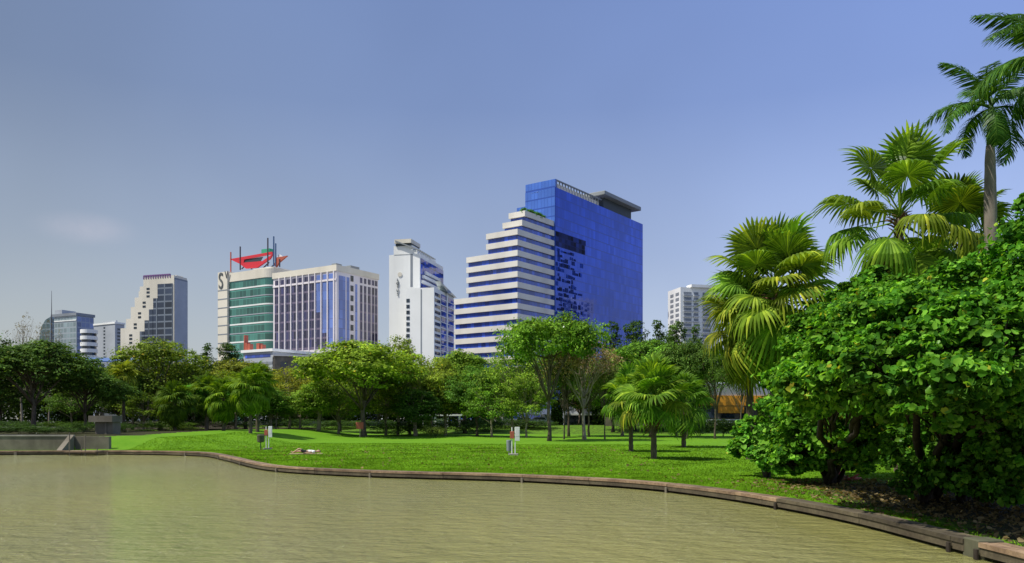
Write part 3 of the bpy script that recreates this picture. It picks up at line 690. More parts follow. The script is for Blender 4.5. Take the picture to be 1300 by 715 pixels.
# ------------------------------------------------------------------ big broad leaved bushes on the right
def lobes_px(L_):   # (px, py, D, r metres, flatness)
    return [(X(a, D), D, Z(b, D), r, r*f) for a, b, D, r, f in L_]
def bush(name, label, base, lobes, leaves, ls, seed, color, trunks):
    rnd = random.Random(seed); rng = np.random.default_rng(seed)
    bxx, byy = base; t = thing(name, label, 'bush', (bxx, byy, G(bxx, byy)))
    ex = []
    for l in lobes:
        for q in range(4):
            d = Vector((rnd.gauss(0, 1), rnd.gauss(-.3, 1), rnd.gauss(0.3, .8))).normalized(); r2 = l[3]*rnd.uniform(.25, .42)
            ex.append((l[0]+d.x*l[3]*.95, l[1]+d.y*l[3]*.95, max(.5, l[2]+d.z*l[4]*.95), r2, r2*.75))
    lobes = lobes+ex
    lb = [(l[0]-bxx, l[1]-byy, l[2]-t.location.z, l[3], l[4]) for l in lobes]
    P, Nn = crown_points(lb, leaves, rng, 70, 0.15, 0.3, 0.35, 0.6)
    ok = P[:, 2] > 0.25; P = P[ok]; Nn = Nn[ok]
    V, fl = leaf_mesh(P, Nn, ls*rng.uniform(0.5, 1.4, len(P)), rng, 'heart')
    cr = mobj('crown', mesh_np('broad_crown', V, fl, M['hibleaf']), t); cr.color = (*color, 1)
    tr = MB()
    for i, l in enumerate(lb[:len(lb)//5]):
        b = trunks[i % len(trunks)]
        a = Vector((b[0], b[1], -0.2)); mid = Vector((b[0]*0.7+l[0]*0.3+rnd.uniform(-.3, .3), b[1]*0.7+l[1]*0.3, max(0.8, l[2]*0.42)))
        pr = rtube(tr, a, mid, 0.09, 0.06, rnd, 0.04, 5, 8, 0.05)
        rtube(tr, mid, (l[0], l[1], l[2]), 0.10, 0.03, rnd, 0.08, 5, 6, 0.1)
        for q in range(9):
            dd = Vector((rnd.gauss(0, 1), rnd.gauss(0, 1), rnd.gauss(0.2, 1))).normalized()
            rtube(tr, mid.lerp(Vector(l[:3]), rnd.uniform(0.3, 1)), (l[0]+dd.x*l[3]*.95, l[1]+dd.y*l[3]*.95, max(0.3, l[2]+dd.z*l[4]*.95)), 0.03, 0.008, rnd, 0.04, 3, 5)
    tr.build('trunk', M['darkbark'], t, True)
    return t
A = lobes_px([(1032,482,27.5,1.3,.8),(992,520,27.5,.8,.8),(1015,550,27,1.0,.7),(1062,450,27,1.5,.8),(1112,420,26,1.5,.8),(1060,500,25.5,1.7,.8),(1110,470,24.5,1.8,.8),(1020,575,26,0.9,.6),(1000,572,27.5,.55,.7),(1000,590,26,.6,.6),(1090,580,24,.8,.6),(1035,545,25,.9,.7),(1085,545,24.5,1.3,.7),(1120,540,22.5,1.1,.8),(1062,480,29,1.6,.9),(1072,402,27,1.0,.9),(1030,432,28,.85,.9),(1105,378,26,.9,.9),(1035,490,18.5,.8,.7),(1085,458,17.5,.95,.7),(1095,480,17,.95,.7),(1050,500,18.5,.7,.7),(1125,455,16.5,.9,.7)])
bush('broadleaf_bush', 'left lobe of rounded bright green broad leaved bush with a thick dark trunk', (X(1052, 26.3), 26.3), A, 130000, 0.128, 201, (1.4, 1.3, 1.0), [(0, 0), (0.3, 0.4)])
B = lobes_px([(1150,405,23,1.4,.8),(1205,392,22.5,1.4,.8),(1180,440,21,1.7,.8),(1240,410,20.5,1.7,.8),(1150,500,21,1.4,.8),(1215,500,19,1.4,.8),(1270,470,19,1.5,.8),(1165,575,19.6,0.75,.9),(1158,612,19.2,0.42,1.0),(1255,560,18,1.1,.7),(1130,430,24.5,1.7,.8),(1250,398,24,1.6,.8),(1290,385,22,1.2,.8),(1215,600,18.5,.8,.6),(1275,615,17.2,.8,.6),(1190,560,19.5,.9,.8),(1150,420,16.5,.95,.8),(1185,470,15.5,.95,.8),(1150,500,16,.8,.7),(1225,430,15.5,1.0,.8),(1240,520,15,.8,.7),(1190,415,17,.9,.8),(1275,450,14.5,1.0,.8),(1130,470,15,.8,.7),(1180,510,14.5,.7,.6),(1220,480,14,.8,.6)])
bush('broadleaf_bush', 'tallest dense broad leaved bush overhanging the shaded stone edging', (X(1225, 20.5), 20.5), B, 190000, 0.115, 202, (1.25, 1.2, 1.0), [(0, 0), (-.5, .6), (.7, .5), (-1.2, -.2)])
Cb = lobes_px([(1340,330,19,1.3,.8),(1330,420,18,1.5,.8),(1340,510,17,1.4,.8),(1320,570,16.2,0.9,.7),(1300,300,20,0.55,.8),(1308,262,20,0.35,.8),(1380,380,18,1.8,.8),(1400,500,16,1.5,.8)])
bush('broadleaf_bush', 'broad leaved bush at the right edge rising beside the royal palm', (X(1370, 17.5), 17.5), Cb, 80000, 0.115, 203, (1.25, 1.3, 1.0), [(0, 0), (.5, .6)])
Db = lobes_px([(945,568,30,0.5,.7),(965,578,29,0.45,.7),(985,588,28.5,0.5,.7),(955,545,31,0.6,.8)])
bush('broadleaf_bush', 'low pale leaved sprig spreading over the lawn at the left foot of the bushes', (X(975, 29.3), 29.3), Db, 4000, 0.17, 204, (1.7, 1.6, 1.6), [(0, 0)])

# fallen leaves under the bushes and scattered on the near lawn
rng = np.random.default_rng(61); nF = 5200
fx = np.where(rng.random(nF) < .8, rng.normal(10.8, 1.9, nF), rng.uniform(-20, 10, nF)); fy = np.where(fx > 7, rng.uniform(11.5, 28, nF), rng.uniform(22, 60, nF))
kk = (np.hypot(fx, fy) > r0(np.arctan2(fx, fy))+.1); fx, fy = fx[kk], fy[kk]
Pf = np.stack([fx, fy, gz(fx, fy)+rng.uniform(.012, .05, len(fx))], -1)
V, fl = leaf_mesh(Pf, np.array([0, 0, 1.0])+rng.normal(size=Pf.shape)*.35, rng.uniform(.05, .13, len(fx)), rng, 'heart')
o = mobj('fallen_leaves', mesh_np('fallen_leaves', V, fl, M['dryleaf'])); o.color = (.75, .7, .6, 1)
tag(o, 'brown fallen leaves scattered on the ground under the broad leaved bushes', 'fallen leaves', kind='stuff')

# ------------------------------------------------------------------ palms
def fan_frond(seed, R=1.2, pet=1.5, droop=0.25, seg=34, span=300, fold=0.0, mat='palm', name='frond'):
    rnd = random.Random(seed); vs = []; fs = []
    def P(r, a, up):
        x = pet+r*math.cos(a)*1.0; y = r*math.sin(a)
        y *= math.cos(fold); z = up+abs(r*math.sin(a))*math.sin(fold)
        z -= droop*(r*r)/(R)*0.9+(0.25+droop)*0.5*max(0, r-0.6*R)**2*8/R
        return (x, y, z)
    for i in range(seg):
        a0 = math.radians(-span/2+span*i/seg); a1 = math.radians(-span/2+span*(i+1)/seg); am = (a0+a1)/2
        RR = R*(0.86+0.14*math.cos(am*0.5))*rnd.uniform(0.9, 1.05); da = rnd.gauss(0, 0.02); dz = rnd.gauss(0, 0.035)*R
        rs = [(0.04, 1, 0), (0.35, 1, .02), (0.66, 1, .035), (0.82, 0.66, .02), (0.93, 0.34, 0), (1.02, 0.04, 0)]
        o = len(vs)
        for (f, wdt, rid) in rs:
            t = max(0, (f-0.58)/0.44)
            am2 = am+da*t
            h0 = (a1-a0)/2*wdt
            zz = dz*t
            vs += [P(f*RR, am2-h0, zz), P(f*RR, am2, zz+rid*R), P(f*RR, am2+h0, zz)]
        for k in range(len(rs)-1):
            b = o+k*3; fs += [(b, b+3, b+4, b+1), (b+1, b+4, b+5, b+2)]
    mb = MB(); mb.v = vs; mb.f = fs
    # petiole
    mb.tube([(0, 0, 0), (pet*0.5, 0, 0.04), (pet*1.02, 0, 0)], [0.04, 0.025, 0.016], 5)
    return mb
def frond_matrix(loc, az, el, roll=0, sc=1.0):
    d = Vector((math.cos(az)*math.cos(el), math.sin(az)*math.cos(el), math.sin(el)))
    side = Vector((-math.sin(az), math.cos(az), 0)); up = d.cross(side)
    m = Matrix((d, side, up)).transposed() @ Matrix.Rotation(roll, 3, 'X')
    return Matrix.Translation(loc) @ m.to_4x4() @ Matrix.Scale(sc, 4)
def palm_layout(seed, n, elmin=-50, elmax=85, zspan=0.8):
    rnd = random.Random(seed); o = []
    for k in range(n):
        u = k/(n-1); az = k*2.399+rnd.uniform(-.25, .25)
        el = math.radians(elmax+(elmin-elmax)*u**0.9+rnd.uniform(-8, 8)); o.append((az, el, -zspan*u, rnd.gauss(0, 0.25), rnd.uniform(0.85, 1.12), u))
    return o
def fan_palm(px, D, crown_py, label, R, pet, n, seed, tr=0.16, near=True, color=(1, 1, 1), dead=4, lean=0.0, group=None, elmin=-50, seg=34, drs=(0.14, 0.32, 0.52, 0.75), span=290):
    x = X(px, D); z0 = G(x, D); zc = Z(crown_py, D)-z0
    t = thing('fan_palm', label, 'palm tree', (x, D, z0), 0, group)
    rnd = random.Random(seed)
    mb = MB(); pts = []; rd = []; n_ = max(10, int(zc/0.16))
    for k in range(n_+1):
        u = k/n_; pts.append((lean*math.sin(u*PI/2)**2*0+lean*u*u, 0, -0.2+(zc+0.2)*u)); rd.append(tr*(1.25-0.35*u+(0.35 if k == 0 else 0))*(1+(0.07 if k % 2 else -0.05)+rnd.uniform(-.03, .03)))
    mb.tube(pts, rd, 12); mb.build('trunk', M['bark'], t, True)
    fib = MB()
    for k in range(26 if near else 10):
        a = k*2.4; zz = zc-0.9*R*rnd.random(); e = rnd.uniform(0.2, 1.1); ln = rnd.uniform(0.3, 0.6)*R
        fib.tube([(lean, 0, zz), (lean+math.cos(a)*ln*0.6, math.sin(a)*ln*0.6, zz+ln*0.5*e), (lean+math.cos(a)*ln, math.sin(a)*ln, zz+ln*e*0.6)], [tr*0.35, tr*0.2, tr*0.06], 5)
    fib.build('leaf_bases', M['fibre'], t, True)
    lay = palm_layout(seed, n, elmin=elmin, zspan=0.55*R)
    if near:
        var = []
        for j, dr in enumerate(drs):
            for q in range(2): var.append(fan_frond(seed*10+j*2+q, R, pet, dr, seg=seg, fold=[0.3, 0.2, 0.1, 0.0][j], span=span).mesh('fan_frond', M['palm']))
        for k, (az, el, dz, roll, s, u) in enumerate(lay):
            o = mobj('frond', var[min(3, int(u*4))*2+(k % 2)], t)
            o.matrix_local = frond_matrix(Vector((lean, 0, zc+dz+0.3*R)), az, el, roll, s)
            b = rnd.uniform(0.75, 1.3); ye = rnd.uniform(0.9, 1.25)+(0.5*u if rnd.random() < 0.4 else 0); o.color = (color[0]*b*ye, color[1]*b, color[2]*b, 1)
        dm = fan_frond(seed*10+9, R*0.9, pet*0.8, 0.9, seg=18, span=200).mesh('dead_frond', M['deadfrond'])
        for k in range(dead):
            o = mobj('dead_frond', dm, t); o.matrix_local = frond_matrix(Vector((lean, 0, zc-0.5*R)), k*2.1+0.5, math.radians(rnd.uniform(-80, -60)), rnd.gauss(0, .4), 0.8)
    else:
        mb = MB()
        for k, (az, el, dz, roll, s, u) in enumerate(lay):
            f = fan_frond(seed+k, R, pet, 0.15+0.55*u, seg=seg, fold=0.2*(1-u), span=span)
            m = frond_matrix(Vector((lean, 0, zc+dz+0.3*R)), az, el, roll, s)
            mb.add([m @ Vector(v) for v in f.v], f.f)
        o = mb.build('crown', M['palm'], t); o.color = (*color, 1)
        if dead:
            mb = MB()
            for k in range(dead):
                f = fan_frond(seed+50+k, R*0.8, pet*0.6, 0.9, seg=12, span=160); m = frond_matrix(Vector((lean, 0, zc-0.3*R)), k*2.1, math.radians(-70), 0, 0.8)
                mb.add([m @ Vector(v) for v in f.v], f.f)
            mb.build('dead_fronds', M['deadfrond'], t)
    return t
fan_palm(983, 40, 378, 'large fan palm with broad glossy leaves left of the bushes', 1.5, 2.15, 64, 31, tr=0.2, color=(1.2, 1.3, 1.15), dead=5, elmin=-66, drs=(0.1, 0.2, 0.38, 0.6))
fan_palm(952, 43, 415, 'shorter fan palm with drooping old leaves half behind the large fan palm', 1.3, 1.6, 32, 32, tr=0.18, color=(1.0, 0.95, 0.8), dead=5, elmin=-70)
fan_palm(1142, 32, 278, 'tall fan palm with brown fibrous heart rising above the bushes', 1.3, 2.05, 27, 33, tr=0.17, color=(1.0, 1.15, 0.95), dead=6, elmin=-62, span=320)
fan_palm(1222, 37, 300, 'fan palm crown half hidden between the tall fan palm and the royal palm', 1.35, 1.5, 26, 45, tr=0.16, color=(1.0, 1.05, .8), dead=3, elmin=-50, span=300)
fan_palm(830, 42, 503, 'right and taller of two small fan palms standing on the lawn', 1.0, 1.0, 34, 34, tr=0.13, color=(1.15, 1.35, 1.15), dead=1, elmin=-35, seg=26, drs=(0.02, 0.1, 0.2, 0.4))
fan_palm(801, 51, 507, 'left and smaller of two small fan palms standing on the lawn', 1.0, 1.05, 30, 35, tr=0.12, color=(1.0, 1.25, 1.05), dead=1, elmin=-35, seg=26, drs=(0.02, 0.1, 0.2, 0.4))
fan_palm(868, 58, 516, 'low dull green fan palm right of the two small fan palms', 1.0, 1.3, 26, 36, tr=0.14, near=False, color=(0.7, 0.85, 0.7), dead=3, elmin=-40, seg=20)
fan_palm(318, 76, 494, 'drooping fan palm with a bare pale trunk left of the red notice post', 0.95, 1.2, 42, 37, tr=0.15, near=False, color=(0.95, 1.0, 0.6), dead=6, elmin=-70, seg=20)
fan_palm(327, 79, 488, 'drooping fan palm just behind the red notice post', 0.95, 1.2, 42, 38, tr=0.15, near=False, color=(0.8, .85, 0.5), dead=5, elmin=-75, seg=20)
fan_palm(284, 80, 506, 'short drooping fan palm left of the bare trunked palms', 0.9, 1.2, 40, 39, tr=0.15, near=False, color=(0.9, .95, 0.5), dead=3, elmin=-70, seg=20)
fan_palm(262, 86, 500, 'fan palm hidden to its crown between shrubs and the bright low tree', 0.9, 1.2, 38, 40, tr=0.15, near=False, color=(0.7, .75, 0.4), dead=3, elmin=-70, seg=20)
fan_palm(222, 82, 512, 'dark fan palm with trailing leaves right of the leaning trunk', 0.95, 1.2, 40, 41, tr=0.16, near=False, color=(0.5, .55, 0.35), dead=4, elmin=-75, seg=20)
fan_palm(157, 84, 478, 'slender palm with a brownish crown at the lawn corner', 0.9, 0.7, 24, 42, tr=0.14, near=False, color=(1.6, 1.15, 0.9), dead=8, elmin=-80, seg=16)

def feather_frond(seed, Lr=3.2, arch=1.0, lf=0.66, n=74):
    rnd = random.Random(seed); mb = MB(); pts = []
    for k in range(15):
        u = k/14; a = 0.15-arch*u*1.35; pts.append(None)
    p = Vector((0, 0, 0)); pts = [p.copy()]; ang = 0.1
    for k in range(14):
        u = (k+1)/14; ang = 0.1-arch*(u**1.3)*1.5
        p = p+Vector((math.cos(ang), 0, math.sin(ang)))*(Lr/14); pts.append(p.copy())
    mb.tube(pts, [0.045*(1-0.85*k/14)+0.004 for k in range(15)], 5)
    for i in range(n):
        u = 0.13+0.87*i/n; f = u*14; k = min(13, int(f)); q = pts[k].lerp(pts[k+1], f-k); d = (pts[k+1]-pts[k]).normalized()
        ll = lf*(math.sin(PI*min(1, u*0.82+0.16)))**0.6*rnd.uniform(0.85, 1.1)
        for sgn in (-1, 1):
            el = rnd.choice((0.35, -0.05))+rnd.gauss(0, 0.1)
            sv = (Vector((0, sgn, 0))*math.cos(el)+d.cross(Vector((0, -1, 0)))*math.sin(el)*1.0+d*0.55).normalized()
            wv = d*0.028
            t1 = q+sv*ll*0.5; t2 = q+sv*ll*0.85+Vector((0, 0, -ll*0.28)); t3 = q+sv*ll*0.98+Vector((0, 0, -ll*0.52))
            t1 = t1+Vector((0, 0, -ll*0.06))
            mb.add([q-wv*0.6, q+wv*0.6, t1+wv, t1-wv, t2+wv*0.7, t2-wv*0.7, t3], [(0, 1, 2, 3), (3, 2, 4, 5), (5, 4, 6)])
    return mb
def royal(px, D, crown_py, label, seed, n=11, Lr=3.3, sc_=1.0, els=None, prof=None):
    x = X(px, D); z0 = G(x, D); zc = Z(crown_py, D)-z0
    t = thing('royal_palm', label, 'palm tree', (x, D, z0))
    mb = MB(); pts = []; rd = []; zt = zc-1.9
    for k in range(61):
        u = k/60; pts.append((0.03*math.sin(u*5), 0, -0.2+(zt+0.2)*u))
        r = np.interp(u, [0, .08, .35, .6, .82, .97, 1.0], [.30, .22, .20, .235, .245, .20, .16]); rd.append(float(r)*(1.03 if k % 3 == 0 else 1))
    mb.tube(pts, rd, 16); mb.build('trunk', M['royalbark'], t, True)
    mb = MB(); mb.tube([(pts[-1][0], 0, zt-0.02), (0, 0, zt+0.5), (0, 0, zt+1.3), (0, 0, zt+2.0)], [.15, .165, .13, .07], 14); mb.build('crownshaft', M['crownshaft'], t, True)
    rnd = random.Random(seed); var = [feather_frond(seed*7+j, Lr, [0.65, 0.95, 1.2, 1.45][j]).mesh('feather_frond', M['royal']) for j in range(4)]
    for k in range(n):
        u = k/(n-1); az = k*2.399+seed; el = math.radians(68-u*80+rnd.uniform(-6, 6))
        o = mobj('frond', var[min(3, int(u*4))], t); o.matrix_local = frond_matrix(Vector((0, 0, zt+1.75-0.25*u)), az, el, rnd.gauss(0, .15), rnd.uniform(.9, 1.05)); b = rnd.uniform(.8, 1.4); o.color = (b*1.1, b, b, 1)
royal(1258, 34, 128, 'grey trunked royal palm rising above the bushes near the right edge', 3, n=13, Lr=2.9)
royal(1349, 24, 62, 'royal palm beyond the right edge with only its left fronds in view', 8, n=17, Lr=3.3)

# ------------------------------------------------------------------ buildings
class Bld:
    """local +X runs along the right hand face, +Y along the left hand face; the near corner is the origin"""
    def __init__(s, name, label, px, D, ux, uy, cat='building'):
        l = math.hypot(ux, uy); s.u = Vector((ux/l, uy/l)); s.v = Vector((-s.u.y, s.u.x)); s.O = Vector((X(px, D), D)); s.D = D; s.n = 0
        s.e = thing(name, label, cat, (s.O.x, s.O.y, 0), math.atan2(s.u.y, s.u.x))
    def Lt(s, px, c=0.0):
        k = (px-650)/F; return (k*(s.O.y+c*s.u.y)-s.O.x-c*s.u.x)/(s.v.x-k*s.v.y)
    def Rt(s, px, c=0.0):
        k = (px-650)/F; return (k*(s.O.y+c*s.v.y)-s.O.x-c*s.v.x)/(s.u.x-k*s.u.y)
    def z(s, py, t=0, face='L'): return CH+(HY-py)/F*(s.O.y+t*(s.v.y if face == 'L' else s.u.y))
    def box(s, name, mat, x0, x1, y0, y1, z0, z1, parent=None):
        return MB().box(x0, x1, y0, y1, z0, z1).build(name, M[mat], parent or s.e)

# --- royal blue glass tower
b = Bld('glass_tower', 'tall royal blue glass tower, the highest building in the view', 705, 350, .59, .807)
R1 = b.Rt(816); L1 = b.Lt(667); L2 = b.Lt(656); zt = b.z(227)
b.box('glass_wall', 'blueglass', 0, R1, 0, L1, 0, zt-3.6)
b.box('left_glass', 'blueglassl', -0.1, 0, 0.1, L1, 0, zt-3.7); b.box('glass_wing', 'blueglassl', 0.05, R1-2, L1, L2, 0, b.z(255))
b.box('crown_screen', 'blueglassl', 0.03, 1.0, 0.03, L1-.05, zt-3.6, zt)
b.box('light_strip', 'white', -0.1, 0.4, b.Lt(684), b.Lt(674), zt-4.6, zt-4.0)
rx = b.Rt(764)
o = MB()
n = 16
for k in range(n): o.box(1.2+k*(rx-2)/n, 1.2+k*(rx-2)/n+0.35, 0.05, 0.5, zt-3.6, zt-0.5)
o.box(1.0, rx, 0.0, 0.7, zt-0.5, zt).build('parapet_rail', M['roofgrey'], b.e)
b.box('plant_room', 'beige', 1.5, rx-2, 1.6, L1-2, zt-3.6, zt-1.0)
x0, x1 = b.Rt(766), b.Rt(813, -2)
b.box('roof_house', 'darkroof', x0+1.5, b.Rt(803), 0.8, 14, zt-3.6, zt+1.6)
cz = b.z(249, x0, 'R')
o = b.box('roof_canopy', 'roofgrey', x0-3, x1, -2.5, 15, zt+1.6, zt+3.6); bevel(o, 0.3, 2)
rnd = random.Random(9); zz = b.z(293); k = 0  # rows of darker panes paint a building's reflection onto the glass
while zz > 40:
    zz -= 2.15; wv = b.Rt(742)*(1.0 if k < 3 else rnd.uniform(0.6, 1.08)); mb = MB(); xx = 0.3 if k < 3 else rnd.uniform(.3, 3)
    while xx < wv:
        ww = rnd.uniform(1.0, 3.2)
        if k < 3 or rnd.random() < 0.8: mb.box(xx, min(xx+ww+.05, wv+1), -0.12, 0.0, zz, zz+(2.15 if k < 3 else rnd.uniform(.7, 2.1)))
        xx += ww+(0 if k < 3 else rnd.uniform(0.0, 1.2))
    if mb.v: mb.build('painted_reflection_row', M['blueglass2' if k < 3 else 'blueglass3'], b.e)
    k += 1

# --- stepped building with blue ribbon windows
b = Bld('stepped_building', 'stepped beige office block with blue ribbon windows beside the glass tower', 657, 328, .59, .807)
XR = b.Rt(704); T = [b.Lt(p) for p in (632, 617, 592, 575.5)]
fl = 4.32; top = b.z(263.5+0)
nf = 0; z = top
while z > 4:
    if nf < 2: ty = T[0]-(1.5 if nf == 0 else 0)
    elif nf < 4: ty = T[1]
    elif nf < 8: ty = T[2]
    else: ty = T[3]
    if nf < 1: y0, xr0 = -3.0+3.2, 1.0
    else: y0, xr0 = 0, 0
    x0 = 5.5 if nf < 2 else 0; 
    if nf == 1: x0 = 3.2
    b.box('spandrel_band', 'beige', x0, XR, y0, ty, z-2.3, z)
    b.box('ribbon_window', 'bandglass', x0+0.75, XR-0.3, y0+0.75, ty-0.6, z-fl, z-2.3)
    z -= fl; nf += 1
b.box('base_wall', 'beige', 0.3, XR, 0.3, T[3]+2, 0, z+0.0)
# rooftop shrubs, a thing of its own on the roof terrace
rng = np.random.default_rng(77)
sh_l = [(8+i*3.0, 2.0, top+0.3, 1.6, 1.3) for i in range(5)]
Pn, Nn = crown_points(sh_l, 2600, rng, 20, 0.3)
V, fs = leaf_mesh(Pn, Nn, rng.uniform(.4, .9, len(Pn)), rng)
o = mobj('roof_shrubs', mesh_np('roof_shrubs', V, fs, M['leaf'])); o.location = b.e.location; o.rotation_euler = b.e.rotation_euler; o.color = (0.6, 1.1, 1.0, 1)
tag(o, 'green shrubs on the top terrace of the stepped beige office block', 'rooftop plants', kind=None)

# --- white hotel tower
b = Bld('hotel_tower', 'white hotel tower with blank front wall, vertical letters and blue glass side', 533, 300, .235, .97)
Lm = b.Lt(494); Rm = b.Rt(562.5); zt = b.z(322)
b.box('wall', 'white', 0, Rm, 0, Lm, 0, zt)
b.box('lift_core', 'white', -0.15, 8, b.Lt(524), b.Lt(500), zt, b.z(311))
b.box('shoulder', 'white', 0.2, Rm*0.8, 1.2, b.Lt(524), zt, b.z(317))
# roof canopy with angled ribs
mb = MB(); zc = b.z(309)
for k in range(9):
    xx = -1.2+k*2.1; mb.add([(xx, -0.6, zc-3.2), (xx+.5, -0.6, zc-3.2), (xx+.5, b.Lt(503), zc+0.9), (xx, b.Lt(503), zc+0.9), (xx, -0.6, zc-2.7), (xx+.5, -0.6, zc-2.7), (xx+.5, b.Lt(503), zc+1.4), (xx, b.Lt(503), zc+1.4)],
        [(0,3,2,1),(4,5,6,7),(0,1,5,4),(1,2,6,5),(2,3,7,6),(3,0,4,7)])
mb.build('roof_ribs', M['roofgrey'], b.e)
b.box('roof_canopy', 'cream', -1.0, 9, b.Lt(523), b.Lt(502), zc+0.2, zc+1.7)
b.box('roof_shade', 'darkroof', -0.6, 8.6, b.Lt(523)+.2, b.Lt(502)-.3, zc-0.7, zc+0.2)
b.box('vertical_groove', 'midgrey', -0.06, 0.1, b.Lt(524), b.Lt(521), b.z(364), b.z(316))
b.box('side_glass', 'bandglass', 0.8, Rm-0.3, -0.25, 0.1, b.z(372), zt-1.6)
for k, (za, xa, xb) in enumerate([(343, 538, 556), (349, 535, 558), (356, 534, 560)]):
    xa_, xb_ = b.Rt(xa), b.Rt(xb); b.box('balcony_band', 'white', xa_, xb_, -1.1, -0.2, b.z(za)-0.9, b.z(za)+0.2)
mb = MB(); mb.add([(Rm*0.25, -0.9, b.z(358)), (Rm+3, -0.9, b.z(370)+2), (Rm+3, -0.2, b.z(370)+2), (Rm*0.25, -0.2, b.z(358)), (Rm*0.25, -0.9, b.z(358)+1), (Rm+3, -0.9, b.z(370)+3.2), (Rm+3, -0.2, b.z(370)+3.2), (Rm*0.25, -0.2, b.z(358)+1)],
        [(0,3,2,1),(4,5,6,7),(0,1,5,4),(1,2,6,5),(2,3,7,6),(3,0,4,7)]); mb.build('sloping_beam', M['white'], b.e)
# front lower block
cx = -14.0
def HY_(px): return b.Lt(px, cx)
# its near corner stands at px 551; local frame offset: block from y=HY_(551) to HY_(516)
ya, yb = HY_(551), HY_(515.5)
Dn = b.O.y+cx*b.u.y+ya*b.v.y
ztb = CH+(HY-365)/F*Dn
# right face runs along +X at y=ya: far end at px 576
k_ = (576-650)/F; xe = (k_*(b.O.y+ya*b.v.y)-b.O.x-ya*b.v.x)/(b.u.x-k_*b.u.y)
b.box('front_block', 'white', cx, xe, ya, yb, 0, ztb)
b.box('front_groove', 'midgrey', cx-0.08, cx+0.1, HY_(535.5), HY_(534), 0, ztb-0.5)
def xR(px):
    k_ = (px-650)/F; return (k_*(b.O.y+ya*b.v.y)-b.O.x-ya*b.v.x)/(b.u.x-k_*b.u.y)
b.box('front_side_glass', 'bandglass', xR(560), xe-0.4, ya-0.2, ya+0.1, 0, ztb-1.2)
b.box('white_mullion', 'white', xR(566), xR(567.2), ya-0.5, ya-0.15, 0, ztb)
flh = 7.5/F*Dn; z = ztb-1.6; k = 0
while z > 8:
    b.box('window', 'darkglass', xR(552), xR(558.8), ya-0.12, ya+0.05, z-flh*0.55, z)
    b.box('window', 'darkglass', cx-0.12, cx+0.05, HY_(520), HY_(516), z-flh*0.6, z) if z < ztb-1.7 else None
    b.box('floor_ledge', 'white', xR(558.8), xe, ya-0.3, ya-0.2, z-flh*0.72, z-flh*0.6)
    z -= flh
mb = MB(); zz = ztb; mb.add([(-2, ya-1.2, zz-.2), (xe+1, ya-.9, zz-.2), (xe+1, ya+1, zz-.2), (xR(556), ya+1, zz+3), (xR(556), ya-.9, zz+3), (-2, ya+2, zz-.2)], [(0,1,4),(5,3,2),(1,2,3,4),(0,4,3,5),(0,5,2,1)])
mb.build('sloping_skylight', M['greyglass'], b.e)
def text(body, size, mat, parent, name='letter', ext=0.12):
    cu = bpy.data.curves.new(name, 'FONT'); cu.body = body; cu.size = size; cu.extrude = ext; cu.align_x = 'CENTER'; cu.align_y = 'CENTER'
    o = bpy.data.objects.new('tmp', cu); COL.objects.link(o); dg = bpy.context.evaluated_depsgraph_get(); dg.update()
    me = bpy.data.meshes.new_from_object(o.evaluated_get(dg)); COL.objects.unlink(o); bpy.data.objects.remove(o)
    me.materials.clear(); me.materials.append(mat); return mobj(name, me, parent)
for i, chh in enumerate('LOTUS'):
    o = text(chh, 1.45, M['letter'], b.e); o.location = (-0.2, b.Lt(505.2), b.z(354.5+i*4.6)); o.rotation_euler = (PI/2, 0, -PI/2)
MB().tube([(-0.25, b.Lt(507.8), b.z(347.5)), (-0.05, b.Lt(507.8), b.z(347.5))], .85, 16).build('logo_disc', M['cream'], b.e)

# --- pale pink stone block with vertical window strips
b = Bld('office_block', 'pale pink office block with tall violet window strips', 427, 300, .53, .85)
Ll = b.Lt(347); Rr = b.Rt(480); zt = b.z(337)
b.box('wall', 'pinkgrey', 0, Rr, 0, Ll, 0, zt)
b.box('parapet', 'cream', -0.35, Rr+.3, -0.35, Ll+.3, zt-2.0, zt+0.25)
bay = (Ll-1.4)/10
zs = [(b.z(353), b.z(346.5)), (b.z(442), b.z(356)), (b.z(454), b.z(447))]
for k in range(10):
    y0 = 1.1+k*bay; mat = 'skyglass' if k < 3 else 'purpleglass'
    w0, w1 = y0+bay*0.10, y0+bay*0.84
    if k < 1: w1 = y0+bay*.9
    b.box('window', 'purpleglass' if k > 2 else 'skyglass', -0.06, 0.1, w0+.2, w1-.2, *zs[0])
    b.box('window_strip', mat, -0.06, 0.1, w0, w1, *zs[1])
    b.box('window', 'purpleglass', -0.06, 0.1, w0+.1, w1-.1, *zs[2])
    if 0 < k < 4: b.box('window_strip', 'purpleglass', -0.12, -0.07, w0, w1, zs[1][0], zs[1][0]+(6, 14, 18)[k-1])
    b.box('pier', 'pinkgrey', -0.5, -0.0, y0-bay*0.1, y0+bay*0.04, b.z(458), zt-2.0)
b.box('cross_band', 'pinkgrey', -0.3, -0.07, 0, Ll, b.z(355.8), b.z(353.4)); b.box('cross_band', 'pinkgrey', -0.3, -0.07, 0, Ll, b.z(446.6), b.z(442.4))
b.box('pale_glass', 'skyglass', b.Rt(430), b.Rt(438.5), -0.06, 0.1, 0, b.z(349)); b.box('pale_glass', 'skyglass', b.Rt(440), b.Rt(443.5), -0.06, 0.1, 0, b.z(349))
z = b.z(346)
for k in range(18):
    b.box('window', 'darkglass', b.Rt(445), b.Rt(448.6), -0.1, 0.1, z-2.2, z); z -= 3.75
